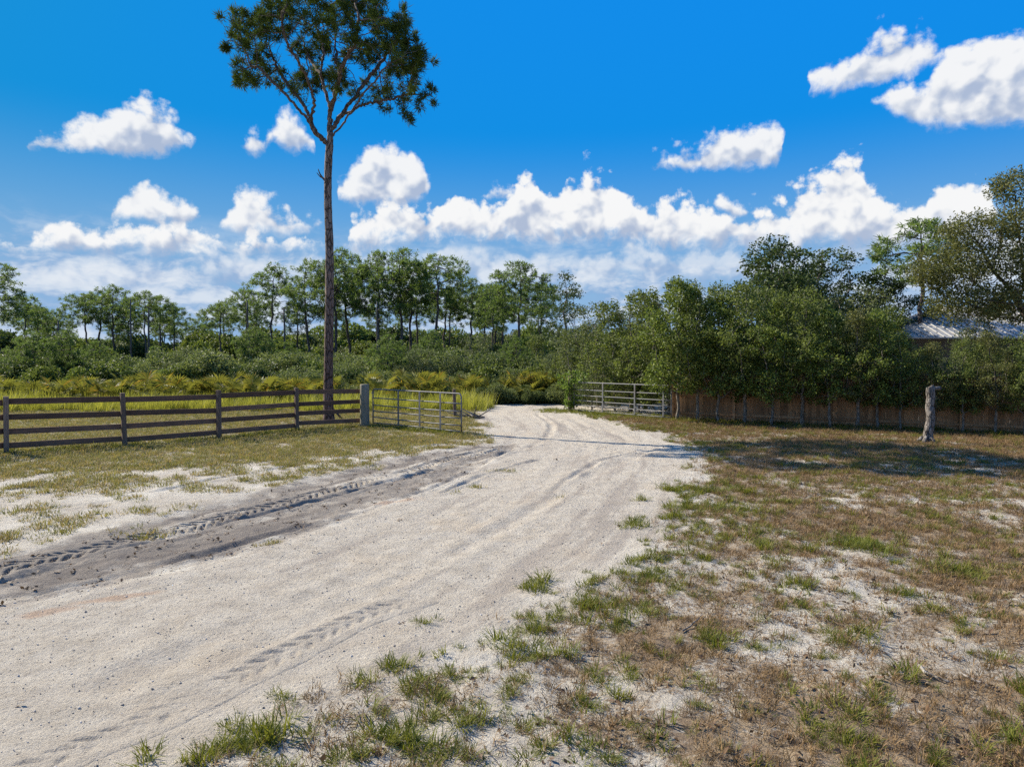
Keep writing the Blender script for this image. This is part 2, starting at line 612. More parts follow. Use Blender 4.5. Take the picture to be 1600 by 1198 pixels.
GROOVES = [
    (smooth_line(G((-200, 985), (0, 932), (130, 905), (270, 872), (400, 838), (560, 800), (620, 781), (700, 752), (760, 722), (790, 706)), 60), 0.024, 0.07),
    (smooth_line(G((-200, 950), (0, 903), (200, 852), (330, 818), (480, 783), (640, 742), (720, 718), (790, 697)), 60), 0.03, 0.06),
    (smooth_line(G((60, 800), (200, 781), (350, 748), (470, 728), (600, 706), (690, 695)), 40), 0.03, 0.07),
    (smooth_line(G((540, 762), (620, 748), (700, 728), (770, 712), (840, 690), (862, 664), (840, 648), (850, 638)), 40), 0.03, 0.09),
    (smooth_line(G((400, 1000), (620, 900), (800, 812), (930, 742), (985, 716), (1010, 700), (960, 676), (905, 660), (880, 645)), 60), 0.014, 0.13),
    (smooth_line(G((180, 1060), (420, 960), (650, 862), (820, 770), (900, 715), (915, 690), (890, 665), (850, 650)), 60), 0.012, 0.15),
    (smooth_line(G((690, 770), (760, 742), (830, 722), (900, 716)), 20), 0.03, 0.05),
    (smooth_line(G((860, 770), (905, 740), (950, 716), (1000, 708), (1060, 716)), 20), 0.025, 0.06),
]
LUG2 = smooth_line(G((-120, 1290), (60, 1200), (240, 1118), (350, 1062), (480, 1000), (560, 962), (660, 928)), 30)
LUG3 = smooth_line(G((900, 690), (985, 706), (1060, 712), (1150, 722)), 20)


def relief_at(P):
    """height of the ground"""
    x, y = P[:, 0], P[:, 1]
    z = (fbm(x * 0.14, y * 0.14, 3, 3) - 0.5) * 0.16 + (fbm(x * 1.1, y * 1.1, 5, 4) - 0.5) * 0.055
    z += (fbm(x * 5.0, y * 5.0, 9, 3) - 0.5) * 0.022
    near = sstep(np.hypot(x, y), 60, 40)
    z *= near
    tr = sstep(sdf(P, TRACK), -0.25, 0.35)
    z -= tr * 0.05
    rd = sstep(sdf(P, ROAD), -0.3, 0.8)
    z -= rd * 0.02
    for ln, dep, wid in GROOVES:
        d, arc, side = poly_dist(P, ln)
        d = np.abs(d + (fbm(x * 2.2, y * 2.2, 31, 3) - 0.5) * 0.14)
        dep = dep * (0.35 + 1.3 * sstep(fbm(x * 0.8, y * 0.8, 33, 3), 0.3, 0.65))
        z += -dep * np.exp(-(d / wid) ** 2) + dep * 0.55 * np.exp(-((d - 2.1 * wid) / (0.8 * wid)) ** 2)
    for ln, sp, amp, wid in ((LUG3, 0.2, 0.045, 0.3),):
        d, arc, side = poly_dist(P, ln)
        lane = sstep(d, wid, wid * 0.75)
        k = fbm(x * 1.3, y * 1.3, 40, 3)
        bar = np.sin((arc + np.abs(side) * 1.1) * 2 * np.pi / sp + np.where(side > 0, math.pi, 0) + 0.8 * (k - .5))
        notch = sstep(bar, 0.15, 0.75) * sstep(d, 0.03, 0.07)
        z += lane * (0.012 - amp * notch * sstep(k, 0.12, 0.35))
        z += 0.018 * np.exp(-((d - wid * 1.15) / 0.06) ** 2) * k
    # churned, trodden sand in the track
    z += tr * (fbm(x * 3.1, y * 3.1, 55, 4, 0.6) - 0.5) * 0.075
    # hummocky turf
    lr = sstep(sdf(P, LAWN_R), -0.1, 0.5)
    z += lr * (fbm(x * 2.6, y * 2.6, 77, 4, 0.6) - 0.42) * 0.09
    return z


# ------------------------------------------------------------------ materials
def mat(name):
    m = bpy.data.materials.new(name)
    m.use_nodes = True
    N = NT(m.node_tree)
    b = m.node_tree.nodes['Principled BSDF']
    return m, N, b


def soil_material():
    m, N, b = mat('sandy_soil')
    geo = N.n('ShaderNodeNewGeometry')
    P = geo.outputs['Position']
    n1 = N.noise(P, 0.7, 5, 0.6)
    n2 = N.noise(P, 3.5, 6, 0.65)
    n3 = N.noise(P, 22.0, 6, 0.7)
    n4 = N.noise(P, 90.0, 4, 0.7)
    sand = N.mix(N.step(n1, 0.35, 0.65), (0.440, 0.395, 0.328), (0.546, 0.508, 0.436))
    sand = N.mix(N.step(n2, 0.38, 0.7, 0, 0.5), sand, (0.317, 0.273, 0.216))
    # road: crushed shell and coarse sand
    r = N.mix(0.08, N.mix(N.step(n2, 0.35, 0.7), (0.506, 0.456, 0.380), (0.409, 0.360, 0.292)), (0.12, 0.12, 0.12))
    r = N.mix(N.step(n1, 0.5, 0.72, 0, 0.4), r, (0.440, 0.352, 0.248))
    c = N.mix(N.attr('road'), sand, r)
    c = N.mix(N.m('MULTIPLY', N.attr('streak'), 0.6), c, (0.27, 0.23, 0.195))
    # grey churned soil
    tr = N.step(N.m('ADD', N.attr('track'), N.m('MULTIPLY', N.m('SUBTRACT', n2, 0.5), 1.1)), 0.3, 0.8)
    tc = N.mix(N.step(n2, 0.35, 0.68), (0.150, 0.130, 0.116), (0.299, 0.260, 0.216))
    tc = N.mix(N.m('MULTIPLY', N.attr('streak'), 0.7), tc, (0.115, 0.098, 0.088))
    c = N.mix(N.m('MULTIPLY', tr, 0.85), c, tc)
    # dry thatch and moss between the tufts
    th = N.m('ADD', N.attr('thatch'), N.m('MULTIPLY', N.m('SUBTRACT', n3, 0.5), 1.5))
    th = N.m('MULTIPLY', N.step(th, 0.30, 0.66), 0.85)
    thc = N.mix(N.step(n2, 0.4, 0.62), (0.150, 0.095, 0.052), (0.30, 0.215, 0.125))
    #(0.160, 0.100, 0.056), (0.299, 0.213, 0.112))
    c = N.mix(th, c, thc)
    gr = N.m('ADD', N.attr('moss'), N.m('MULTIPLY', N.m('SUBTRACT', n3, 0.5), 1.3))
    gr = N.m('MULTIPLY', N.step(gr, 0.42, 0.75), 0.75)
    c = N.mix(gr, c, N.mix(n3, (0.060, 0.068, 0.020), (0.128, 0.132, 0.048)))
    # rusty clay
    st = N.step(N.m('ADD', N.attr('stain'), N.m('MULTIPLY', N.m('SUBTRACT', n2, 0.5), 0.9)), 0.35, 0.85)
    c = N.mix(N.m('MULTIPLY', st, 0.38), c, (0.352, 0.165, 0.068))
    # grains
    c = N.mix(N.step(n4, 0.50, 0.66, 0, 0.9), c, N.mix(0.5, c, (0.096, 0.080, 0.068)))
    c = N.mix(N.step(n3, 0.53, 0.68, 0, 0.8), c, N.mix(0.55, c, (0.128, 0.104, 0.088)))
    sp = N.vor(P, 34.0)
    c = N.mix(N.m('MULTIPLY', N.step(sp, 0.16, 0.08), N.step(n2, 0.45, 0.6)), c, (0.176, 0.1385, 0.120))
    c = N.mix(N.step(N.vor(P, 47.0), 0.13, 0.05, 0, 0.6), c, (0.634, 0.599, 0.528))
    N.link(c, b.inputs['Base Color'])
    b.inputs['Roughness'].default_value = 0.95
    b.inputs['Specular IOR Level'].default_value = 0.15
    h = N.m('ADD', N.m('MULTIPLY', n3, 0.045), N.m('MULTIPLY', n4, 0.022))
    h = N.m('ADD', h, N.m('MULTIPLY', n2, 0.03))
    h = N.m('MULTIPLY_ADD', N.step(sp, 0.0, 0.4), -0.006, h)
    N.link(N.bump(h, 0.9, 1.0), b.inputs['Normal'])
    return m


M_SOIL = soil_material()


# ------------------------------------------------------------------ ground: one sheet cut into ground, road and side track
def build_ground():
    fine = np.radians(np.arange(-46, 46.01, 0.16))
    co = np.radians(np.arange(48, 312.1, 3.0))
    ang = np.concatenate((fine, co))
    r = [1.6]
    while r[-1] < 42:
        r.append(r[-1] * (1.0038 if 6 < r[-1] < 24 else 1.0064))
    while r[-1] < 6000:
        r.append(r[-1] * 1.12)
    r = np.array(r)
    na, nr = len(ang), len(r)
    A, R = np.meshgrid(ang, r)
    P = np.stack(((np.sin(A) * R).ravel(), (np.cos(A) * R).ravel()), 1)
    z = relief_at(P)
    for ln_, wd_, dp_ in ((LUG, 0.21, 0.085), (LUG2, 0.13, 0.05)):      # room for the pressed tread strips
        pd_, pa_, _s = poly_dist(P, ln_)
        pl_ = np.linalg.norm(np.diff(ln_, axis=0), axis=1).sum()
        z -= dp_ * sstep(pd_, wd_ * 1.7, wd_ * 1.25) * sstep(pa_, 0.25, 0.6) * sstep(pa_, pl_ - 0.25, pl_ - 0.6)
    V = np.concatenate((np.column_stack((P, z)), [(0, 0, 0)]))
    i, j = np.meshgrid(np.arange(nr - 1), np.arange(na), indexing='ij')
    i, j = i.ravel(), j.ravel()
    k = (j + 1) % na
    Q = np.stack((i * na + j, i * na + k, (i + 1) * na + k, (i + 1) * na + j), 1)[:, ::-1]
    jj = np.arange(na)
    T = np.stack((jj, (jj + 1) % na, np.full(na, nr * na)), 1)
    x, y = P[:, 0], P[:, 1]
    wig = (fbm(x * 0.9, y * 0.9, 21, 4, 0.6) - 0.5)
    s_road, s_track = sdf(P, ROAD), sdf(P, TRACK)
    s_lr, s_ll = sdf(P, LAWN_R), sdf(P, LAWN_L)
    far = sstep(np.hypot(x, y), 34, 40)
    at_road = sstep(s_road + wig * 1.0, -0.2, 0.3)
    at_track = sstep(s_track + wig * 1.2, -0.45, 0.55)
    patch = fbm(x * 0.55, y * 0.55, 61, 4, 0.6)
    patch2 = fbm(x * 1.7, y * 1.7, 63, 4, 0.6)
    rr = np.hypot(x, y)
    thatch = sstep(s_lr + wig * 1.6, -0.2, 1.3) * np.clip(0.40 + 0.12 * sstep(x - 0.15 * y, -0.5, 3.0) + 0.9 * (patch - 0.42) + 1.1 * (patch2 - 0.5), 0, 1)
    thatch = np.maximum(thatch, sstep(s_ll + wig * 1.5, -0.3, 0.8) * 0.45)
    leftish = sstep(s_ll, -5.0, -0.2) * (x < 1.0) * (s_road < -0.1)
    thatch = np.maximum(thatch, leftish * np.clip(0.10 + 1.5 * (patch2 - 0.48), 0, 0.45))
    thatch = np.maximum(thatch, far * 0.8)
    moss = sstep(s_ll + wig * 1.6, -0.3, 1.2) * np.clip(0.55 + (patch - 0.5) * 1.4, 0, 1)
    moss = np.maximum(moss, sstep(s_lr + wig, 0, 1) * np.clip((patch2 - 0.55) * 1.4, 0, 0.5))
    moss = np.maximum(moss, far * 0.9)
    stain = np.zeros(len(P))
    for (cx, cy), rx, ry in ((gp(75, 952), 0.35, 0.13), (gp(180, 930), 0.5, 0.10), (gp(620, 783), 0.5, 0.22)):
        dx, dy = x - cx, y - cy
        a = 0.55
        u_, w_ = dx * math.cos(a) + dy * math.sin(a), -dx * math.sin(a) + dy * math.cos(a)
        stain = np.maximum(stain, np.exp(-(u_ / rx) ** 2 - (w_ / ry) ** 2))
    lane_d, lane_a, lane_s = poly_dist(P, smooth_line(G((-260, 1190), (130, 1075), (420, 960), (640, 862), (800, 780), (880, 722), (893, 690), (875, 664), (838, 646), (850, 636)), 90), reach=5.0)
    streak = fbm(lane_s * 4.5, lane_a * 0.32, 131, 4, 0.62)
    streak = sstep(streak, 0.50, 0.70) * sstep(lane_d, 4.8, 3.5) * (0.35 + 0.65 * sstep(fbm(x * 0.5, y * 0.5, 133, 3), 0.35, 0.6))
    t_dir = fbm((x * 0.53 - y * -0.85) * 0.35, (x * 0.85 - y * 0.53) * 4.0, 135, 4, 0.62)
    streak = np.maximum(streak, sstep(s_track, -0.6, 0.2) * sstep(t_dir, 0.46, 0.62))
    for (cx, cy), rx_ in ((gp(835, 722), 1.1), (gp(760, 704), 1.3), (gp(905, 716), 0.7), (gp(745, 690), 0.9), (gp(1000, 708), 0.8)):
        blot = np.exp(-((x - cx) ** 2 + ((y - cy) * 0.8) ** 2) / rx_ ** 2)
        at_track = np.maximum(at_track, blot * np.clip(0.2 + 1.1 * (patch2 - 0.3), 0, 0.8))
    fld = dict(streak=streak, road=at_road, track=at_track * (1 - 0.35 * sstep(patch2, 0.55, 0.68)), thatch=thatch, moss=moss, stain=stain)
    fc_road = (s_road[Q].mean(1) > 0)
    fc_track = (s_track[Q].mean(1) > 0) & ~fc_road
    for name, sel, lab, cat in (('ground', ~(fc_road | fc_track), 'sandy ground with dry turf and sparse grass', 'ground'),
                                ('dirt_road', fc_road, 'pale sand and shell road curving through the open gates', 'road'),
                                ('side_track', fc_track, 'grey churned sand track with tyre marks left of the road', 'track')):
        q = Q[sel]
        idx = np.unique(q)
        if name == 'ground':
            idx = np.unique(np.concatenate((idx, T.ravel())))
        remap = np.full(len(V), -1)
        remap[idx] = np.arange(len(idx))
        mb = MB().add(V[idx], remap[q], remap[T][:, ::-1] if name == 'ground' else None)
        me = mb.mesh(name, M_SOIL, True)
        for k_, f in fld.items():
            f = np.append(f, 0.0)
            a = me.attributes.new(k_, 'FLOAT', 'POINT')
            a.data.foreach_set('value', f[idx].astype(np.float32))
        o = link(bpy.data.objects.new(name, me))
        tag(o, lab, None, None, 'structure')


build_ground()


def tread_strip(name, label, line_, wid, period, depth, track, seed, wear):
    """pressed tyre tread: a fine strip of soil with two rows of slanting bars"""
    L = line_
    seg = np.linalg.norm(np.diff(L, axis=0), axis=1)
    arc = np.concatenate(([0], np.cumsum(seg)))
    n = int(arc[-1] / 0.014)
    a = np.linspace(0, arc[-1], n)
    cx, cy = np.interp(a, arc, L[:, 0]), np.interp(a, arc, L[:, 1])
    ker = np.ones(41) / 41
    cx = np.convolve(np.pad(cx, 20, mode='reflect', reflect_type='odd'), ker, 'valid')
    cy = np.convolve(np.pad(cy, 20, mode='reflect', reflect_type='odd'), ker, 'valid')
    tx, ty = np.gradient(cx), np.gradient(cy)
    ln = np.hypot(tx, ty)
    tx, ty = tx / ln, ty / ln
    m = 37
    o = np.linspace(-wid * 2.1, wid * 2.1, m)
    P = np.stack((cx[:, None] - ty[:, None] * o, cy[:, None] + tx[:, None] * o), 2).reshape(-1, 2)
    A = np.repeat(a, m)
    S = np.tile(o, n)
    d = np.abs(S)
    z = relief_at(P)
    k = fbm(P[:, 0] * 1.1, P[:, 1] * 1.1, seed, 3)
    j = fbm(P[:, 0] * 7, P[:, 1] * 7, seed + 3, 3)
    ph = (A + d * 1.0 + 0.03 * (j - 0.5)) * 2 * np.pi / period + np.where(S > 0, math.pi, 0)
    bar = sstep(np.sin(ph), -0.1, 0.55) * sstep(d, 0.015, 0.05) * sstep(d, wid * 1.0, wid * 0.82)
    keep = sstep(k, wear, wear + 0.2)
    ends = sstep(A, 0, 0.5) * sstep(A, a[-1], a[-1] - 0.5)
    keep = keep * ends
    edge = sstep(d, wid * 2.1, wid * 1.75)
    z += -0.012 + edge * 0.018 + 0.010 * np.exp(-((d - wid * 1.15) / 0.06) ** 2) * k - depth * bar * keep * (0.6 + 0.8 * j)
    gi, gj = np.meshgrid(np.arange(n - 1), np.arange(m - 1), indexing='ij')
    gi, gj = gi.ravel(), gj.ravel()
    q = np.stack((gi * m + gj, (gi + 1) * m + gj, (gi + 1) * m + gj + 1, gi * m + gj + 1), 1)[:, ::-1]
    me = MB().add(np.column_stack((P, z)), q).mesh(name, M_SOIL, True)
    for nm, val in (('road', 1.0 - track), ('track', track), ('thatch', 0.0), ('moss', 0.0), ('stain', 0.0), ('streak', 0.25)):
        at_ = me.attributes.new(nm, 'FLOAT', 'POINT')
        f = np.full(len(P), val)
        if nm == 'track' and track:
            f = track * (0.55 + 0.45 * sstep(k, 0.3, 0.6))
        at_.data.foreach_set('value', f.astype(np.float32))
    o_ = link(bpy.data.objects.new(name, me))
    tag(o_, label, None, None, 'structure')


tread_strip('tyre_track', 'deep tyre tread pressed into the grey side track', LUG, 0.21, 0.155, 0.050, 0.8, 141, 0.16)
tread_strip('tyre_track', 'faint tyre tread across the near sand road', LUG2, 0.13, 0.16, 0.015, 0.0, 151, 0.24)

def ground_z(pts):
    return relief_at(np.asarray(pts, float).reshape(-1, 2))


def g3(x, y):
    X, Y = gp(x, y)
    return np.array((X, Y, float(ground_z([(X, Y)])[0])))


# ------------------------------------------------------------------ more materials
def leaf_material(name, dark, light, trans=(0.16, 0.20, 0.04), tf=0.30, per_object=0.0, dry=None, dry_amt=0.0, rough=0.55, spec=0.16, power=1.0):
    m, N, b = mat(name)
    geo = N.n('ShaderNodeNewGeometry')
    rnd = geo.outputs['Random Per Island']
    f = rnd
    if per_object:
        oi = N.n('ShaderNodeObjectInfo')
        f = N.m('ADD', N.m('MULTIPLY', rnd, 1 - per_object), N.m('MULTIPLY', oi.outputs['Random'], per_object))
    if power != 1.0:
        f = N.m('POWER', f, power)
    c = N.mix(f, dark, light)
    if dry:
        src = N.n('ShaderNodeObjectInfo').outputs['Random'] if per_object else rnd
        r2 = N.m('FRACT', N.m('ADD', N.m('MULTIPLY', src, 7.13), N.m('MULTIPLY', rnd, 0.35)))
        c = N.mix(N.step(r2, 1 - dry_amt - 0.05, 1 - dry_amt + 0.05), c, dry)
    N.link(c, b.inputs['Base Color'])
    b.inputs['Roughness'].default_value = rough
    b.inputs['Specular IOR Level'].default_value = spec
    tr = N.n('ShaderNodeBsdfTranslucent')
    N.link(N.mix(0.5, trans, N.mix(1.0, c, (2.2, 2.2, 1.6), 'MULTIPLY')), tr.inputs['Color'])
    mx = N.n('ShaderNodeMixShader')
    mx.inputs[0].default_value = tf
    N.link(b.outputs[0], mx.inputs[1])
    N.link(tr.outputs[0], mx.inputs[2])
    N.link(mx.outputs[0], m.node_tree.nodes['Material Output'].inputs['Surface'])
    return m


def bark_material(name, c1, c2, c3, stretch=0.35, scale=9.0, bump=0.03, high=None):
    m, N, b = mat(name)
    tc = N.n('ShaderNodeTexCoord')
    p = N.vm('MULTIPLY', tc.outputs['Object'], (1, 1, stretch))
    w = N.vm('ADD', p, N.vm('SCALE', N.n_col(p, 6.0) if hasattr(N, 'n_col') else p, scale=0.0))
    v = N.vor(w, scale, 'DISTANCE_TO_EDGE')
    n = N.noise(p, 14.0, 6, 0.65)
    n2 = N.noise(tc.outputs['Object'], 1.3, 3, 0.6)
    c = N.mix(N.step(n, 0.35, 0.65), c1, c2)
    c = N.mix(N.step(n2, 0.42, 0.62, 0, 0.8), c, c3)
    if high:                                              # older plates low on the trunk, greyer bark above
        sp = N.n('ShaderNodeSeparateXYZ')
        N.link(tc.outputs['Object'], sp.inputs[0])
        c = N.mix(N.step(N.m('MULTIPLY_ADD', N.m('SUBTRACT', n2, 0.5), 6.0, sp.outputs[2]), 2.0, 8.0, 0, 0.85), c, N.mix(n, (0.15, 0.118, 0.10), (0.27, 0.225, 0.20)))
    crack = N.step(N.m('ADD', v, N.m('MULTIPLY', N.m('SUBTRACT', n, 0.5), 0.12)), 0.0, 0.10)
    c = N.mix(crack, N.mix(0.75, c, (0.012, 0.009, 0.008)), c)
    N.link(c, b.inputs['Base Color'])
    b.inputs['Roughness'].default_value = 0.9
    b.inputs['Specular IOR Level'].default_value = 0.2
    h = N.m('ADD', crack, N.m('MULTIPLY', n, 0.7))
    N.link(N.bump(h, 0.9, bump), b.inputs['Normal'])
    return m


def wood_material(name, c1, c2, c3, axis=2, scale=7.0, bump=0.006, stain=0.35):
    """weathered sawn wood: grain along one axis, each board a little different"""
    m, N, b = mat(name)
    tc = N.n('ShaderNodeTexCoord')
    oi = N.n('ShaderNodeObjectInfo')
    geo = N.n('ShaderNodeNewGeometry')
    st = [1.0, 1.0, 1.0]
    st[axis] = 0.06
    p = N.vm('ADD', N.vm('MULTIPLY', tc.outputs['Object'], tuple(st)), N.vm('SCALE', (3.1, 5.7, 1.9), scale=N.m('MULTIPLY', oi.outputs['Random'], 20.0)))
    g = N.noise(p, scale * 6, 5, 0.65, 0.4)
    n = N.noise(geo.outputs['Position'], 1.7, 4, 0.6)
    c = N.mix(N.step(g, 0.3, 0.7), c1, c2)
    c = N.mix(N.step(n, 0.45, 0.7, 0, stain), c, c3)
    k = N.m('MULTIPLY_ADD', oi.outputs['Random'], 0.6, 0.7)
    c = N.vm('SCALE', c, scale=k)
    N.link(c, b.inputs['Base Color'])
    b.inputs['Roughness'].default_value = 0.85
    b.inputs['Specular IOR Level'].default_value = 0.2
    N.link(N.bump(g, 0.6, bump), b.inputs['Normal'])
    return m


M = {}
M['pine_bark'] = bark_material('pine_bark', (0.125, 0.078, 0.060), (0.23, 0.155, 0.125), (0.085, 0.056, 0.046), 0.28, 9.0, 0.06, True)
M['pine_limb'] = bark_material('pine_limb_bark', (0.11, 0.082, 0.068), (0.19, 0.150, 0.125), (0.12, 0.09, 0.075), 0.3, 16.0, 0.012)
M['oak_bark'] = bark_material('oak_bark', (0.19, 0.162, 0.130), (0.30, 0.262, 0.215), (0.11, 0.092, 0.068), 0.3, 20.0, 0.01)
M['far_bark'] = bark_material('far_bark', (0.085, 0.065, 0.055), (0.16, 0.135, 0.12), (0.11, 0.09, 0.08), 0.2, 6.0, 0.02)
M['dead_wood'] = bark_material('dead_wood', (0.20, 0.18, 0.16), (0.33, 0.30, 0.27), (0.14, 0.125, 0.11), 0.15, 10.0, 0.01)
M['needles'] = leaf_material('pine_needles', (0.022, 0.042, 0.010), (0.080, 0.108, 0.024), (0.10, 0.15, 0.02), 0.18, rough=0.8, spec=0.04)
M['needles_far'] = leaf_material('pine_needles_far', (0.036, 0.068, 0.020), (0.130, 0.180, 0.048), (0.22, 0.31, 0.05), 0.34, 0.25)
M['oak_leaf'] = leaf_material('oak_leaves', (0.022, 0.042, 0.010), (0.185, 0.215, 0.048), (0.25, 0.32, 0.05), 0.23, 0.12, power=1.4)
M['oak_fresh'] = leaf_material('fresh_oak_leaves', (0.032, 0.060, 0.011), (0.220, 0.260, 0.052), (0.28, 0.36, 0.05), 0.22, 0.12, power=1.5)
M['oak_grey'] = leaf_material('grey_oak_leaves', (0.028, 0.048, 0.017), (0.180, 0.200, 0.085), (0.22, 0.27, 0.07), 0.22, 0.12, power=1.35)
M['oak_dark'] = leaf_material('dark_oak_leaves', (0.016, 0.034, 0.010), (0.090, 0.122, 0.036), (0.14, 0.20, 0.04), 0.18, 0.1, power=1.5)
M['oak_olive'] = leaf_material('olive_oak_leaves', (0.036, 0.048, 0.013), (0.180, 0.178, 0.058), (0.26, 0.27, 0.06), 0.22, 0.1, power=1.4)
M['vine_leaf'] = leaf_material('vine_leaves', (0.055, 0.095, 0.018), (0.13, 0.19, 0.035), (0.20, 0.28, 0.04), 0.35)
M['scrub_leaf'] = leaf_material('scrub_leaves', (0.036, 0.066, 0.020), (0.155, 0.178, 0.066), (0.21, 0.25, 0.06), 0.28, 0.7)
M['palmetto'] = leaf_material('palmetto_leaves', (0.060, 0.085, 0.020), (0.205, 0.195, 0.038), (0.26, 0.24, 0.03), 0.32, 0.55, (0.33, 0.18, 0.035), 0.06)
M['grass'] = leaf_material('grass_blades', (0.052, 0.078, 0.009), (0.195, 0.188, 0.032), (0.26, 0.26, 0.02), 0.26, 0.5)
M['lawn'] = leaf_material('lawn_blades', (0.100, 0.105, 0.026), (0.215, 0.200, 0.060), (0.25, 0.24, 0.05), 0.28, 0.5, (0.27, 0.19, 0.09), 0.42)
M['dry_grass'] = leaf_material('dry_grass_blades', (0.095, 0.054, 0.025), (0.300, 0.200, 0.098), (0.25, 0.17, 0.07), 0.16, 0.45)
M['tall_grass'] = leaf_material('tall_grass_blades', (0.085, 0.105, 0.016), (0.37, 0.345, 0.062), (0.40, 0.40, 0.05), 0.34, 0.5)
M['fence_board'] = wood_material('fence_board_wood', (0.105, 0.058, 0.038), (0.195, 0.118, 0.082), (0.065, 0.039, 0.028), 0)
M['fence_post'] = wood_material('fence_post_wood', (0.150, 0.100, 0.070), (0.25, 0.18, 0.135), (0.095, 0.064, 0.046), 2)
M['big_post'] = wood_material('treated_post_wood', (0.125, 0.112, 0.080), (0.21, 0.19, 0.145), (0.085, 0.078, 0.054), 2)
M['plank'] = wood_material('privacy_plank_wood', (0.26, 0.145, 0.072), (0.40, 0.240, 0.130), (0.14, 0.085, 0.052), 2)
M['cut_bark'] = bark_material('cut_trunk_bark', (0.13, 0.112, 0.098), (0.25, 0.225, 0.20), (0.085, 0.072, 0.062), 0.3, 14.0, 0.02)
M['snag'] = bark_material('snag_wood', (0.10, 0.088, 0.078), (0.19, 0.17, 0.15), (0.08, 0.07, 0.06), 0.15, 10.0, 0.01)


def metal_material(name, c1, c2, rough, met):
    m, N, b = mat(name)
    geo = N.n('ShaderNodeNewGeometry')
    n = N.noise(geo.outputs['Position'], 9.0, 5, 0.65)
    n2 = N.noise(geo.outputs['Position'], 1.4, 4, 0.6)
    c = N.mix(N.step(n, 0.35, 0.65), c1, c2)
    c = N.mix(N.step(n2, 0.55, 0.72, 0, 0.5), c, (0.22, 0.15, 0.10))
    N.link(c, b.inputs['Base Color'])
    b.inputs['Metallic'].default_value = met
    N.link(N.step(n, 0.3, 0.7, rough - 0.1, rough + 0.15), b.inputs['Roughness'])
    return m


M['galv'] = metal_material('galvanised_steel', (0.12, 0.12, 0.122), (0.19, 0.19, 0.195), 0.65, 0.3)
M['roof'] = metal_material('roof_metal', (0.23, 0.23, 0.23), (0.35, 0.35, 0.345), 0.65, 0.1)
M['iron'] = metal_material('dark_iron', (0.06, 0.055, 0.05), (0.12, 0.10, 0.09), 0.6, 0.6)
M['wall'] = wood_material('house_wall_boards', (0.10, 0.085, 0.07), (0.16, 0.14, 0.12), (0.08, 0.07, 0.06), 0)


# ------------------------------------------------------------------ growing trees
def grow(nodes, parents, att, step=0.35, kill=0.45, infl=4.0, iters=70, drift=(0, 0, 0), r=None):
    nodes = [np.asarray(n, float) for n in nodes]
    parents = list(parents)
    att = np.asarray(att, float)
    N0 = np.array(nodes)
    d = np.linalg.norm(att[:, None] - N0[None], axis=2)
    near, nd = d.argmin(1), d.min(1)
    drift = np.asarray(drift, float)
    n_kids = {}
    for _ in range(iters):
        if not len(att):
            break
        ok = nd < infl
        if not ok.any():
            break
        vec = att[ok] - np.array(nodes)[near[ok]]
        vec /= np.linalg.norm(vec, axis=1, keepdims=True) + 1e-9
        uniq, inv = np.unique(near[ok], return_inverse=True)
        acc = np.zeros((len(uniq), 3))
        np.add.at(acc, inv, vec)
        acc /= np.linalg.norm(acc, axis=1, keepdims=True) + 1e-9
        acc += drift + (r.random(acc.shape) - 0.5) * 0.5
        acc /= np.linalg.norm(acc, axis=1, keepdims=True) + 1e-9
        new = np.array(nodes)[uniq] + acc * step
        base = len(nodes)
        nodes.extend(new)
        parents.extend(int(u) for u in uniq)
        d = np.linalg.norm(att[:, None] - new[None], axis=2)
        k, dm = d.argmin(1), d.min(1)
        b = dm < nd
        near[b] = k[b] + base
        nd[b] = dm[b]
        for u in uniq:
            n_kids[int(u)] = n_kids.get(int(u), 0) + 1
        full = np.array([n_kids.get(int(q), 0) >= 4 for q in near], bool)      # a node bears at most four shoots
        keep = (nd > kill) & ~full
        att, near, nd = att[keep], near[keep], nd[keep]
    return np.array(nodes), np.array(parents)


def wood(nodes, parents, tip, e=2.4, rmax=None, flare=None, trunk_sides=10, sides=5, min_r=0.0, taper=None):
    """trunk mesh, branch mesh and the twig ends"""
    n = len(nodes)
    kids = [[] for _ in range(n)]
    for i, p in enumerate(parents):
        if p >= 0:
            kids[p].append(i)
    rad = np.zeros(n)
    for i in range(n - 1, -1, -1):
        rad[i] = tip if not kids[i] else sum(rad[k] ** e for k in kids[i]) ** (1 / e)
    if rmax:
        k = math.log(rmax / tip) / max(1e-6, math.log(max(rad[0], tip * 1.01) / tip))
        rad = tip * (rad / tip) ** k
    tr, br = MB(), MB()
    stack = [(0, None)]
    first = True
    while stack:
        i, frm = stack.pop()
        path = [i] if frm is None else [frm, i]
        rr = [rad[i]] if frm is None else [rad[i], rad[i]]
        cur = i
        while kids[cur]:
            ks = sorted(kids[cur], key=lambda k: -rad[k])
            for k in ks[1:]:
                stack.append((k, cur))
            cur = ks[0]
            path.append(cur)
            rr.append(rad[cur])
        if len(path) < 2:
            continue
        pts, rr = nodes[path], np.array(rr)
        rr[-1] *= 0.6
        if first and taper:
            h = pts[:, 2] - pts[0, 2]
            rr = rr * np.interp(h, (0, taper[0]), (1.0, taper[1]))
        if first and flare:
            h = pts[:, 2] - pts[0, 2]
            rr = rr * (1 + flare * np.exp(-h / 0.35))
        if not first and rr.max() < min_r:
            continue
        (tr if first else br).tube(pts, rr, trunk_sides if first else sides, cap=True, wob=0.10 if first else 0.0, seed=i)
        first = False
    ends = np.array([i for i in range(n) if not kids[i]])
    return tr, br, ends, kids, rad


def rand_dirs(n, r, up=0.0, bias=None, k=0.0):
    d = r.normal(size=(n, 3))
    d /= np.linalg.norm(d, axis=1, keepdims=True)
    d[:, 2] += up
    if bias is not None:
        d += bias * k
    return d / (np.linalg.norm(d, axis=1, keepdims=True) + 1e-9)


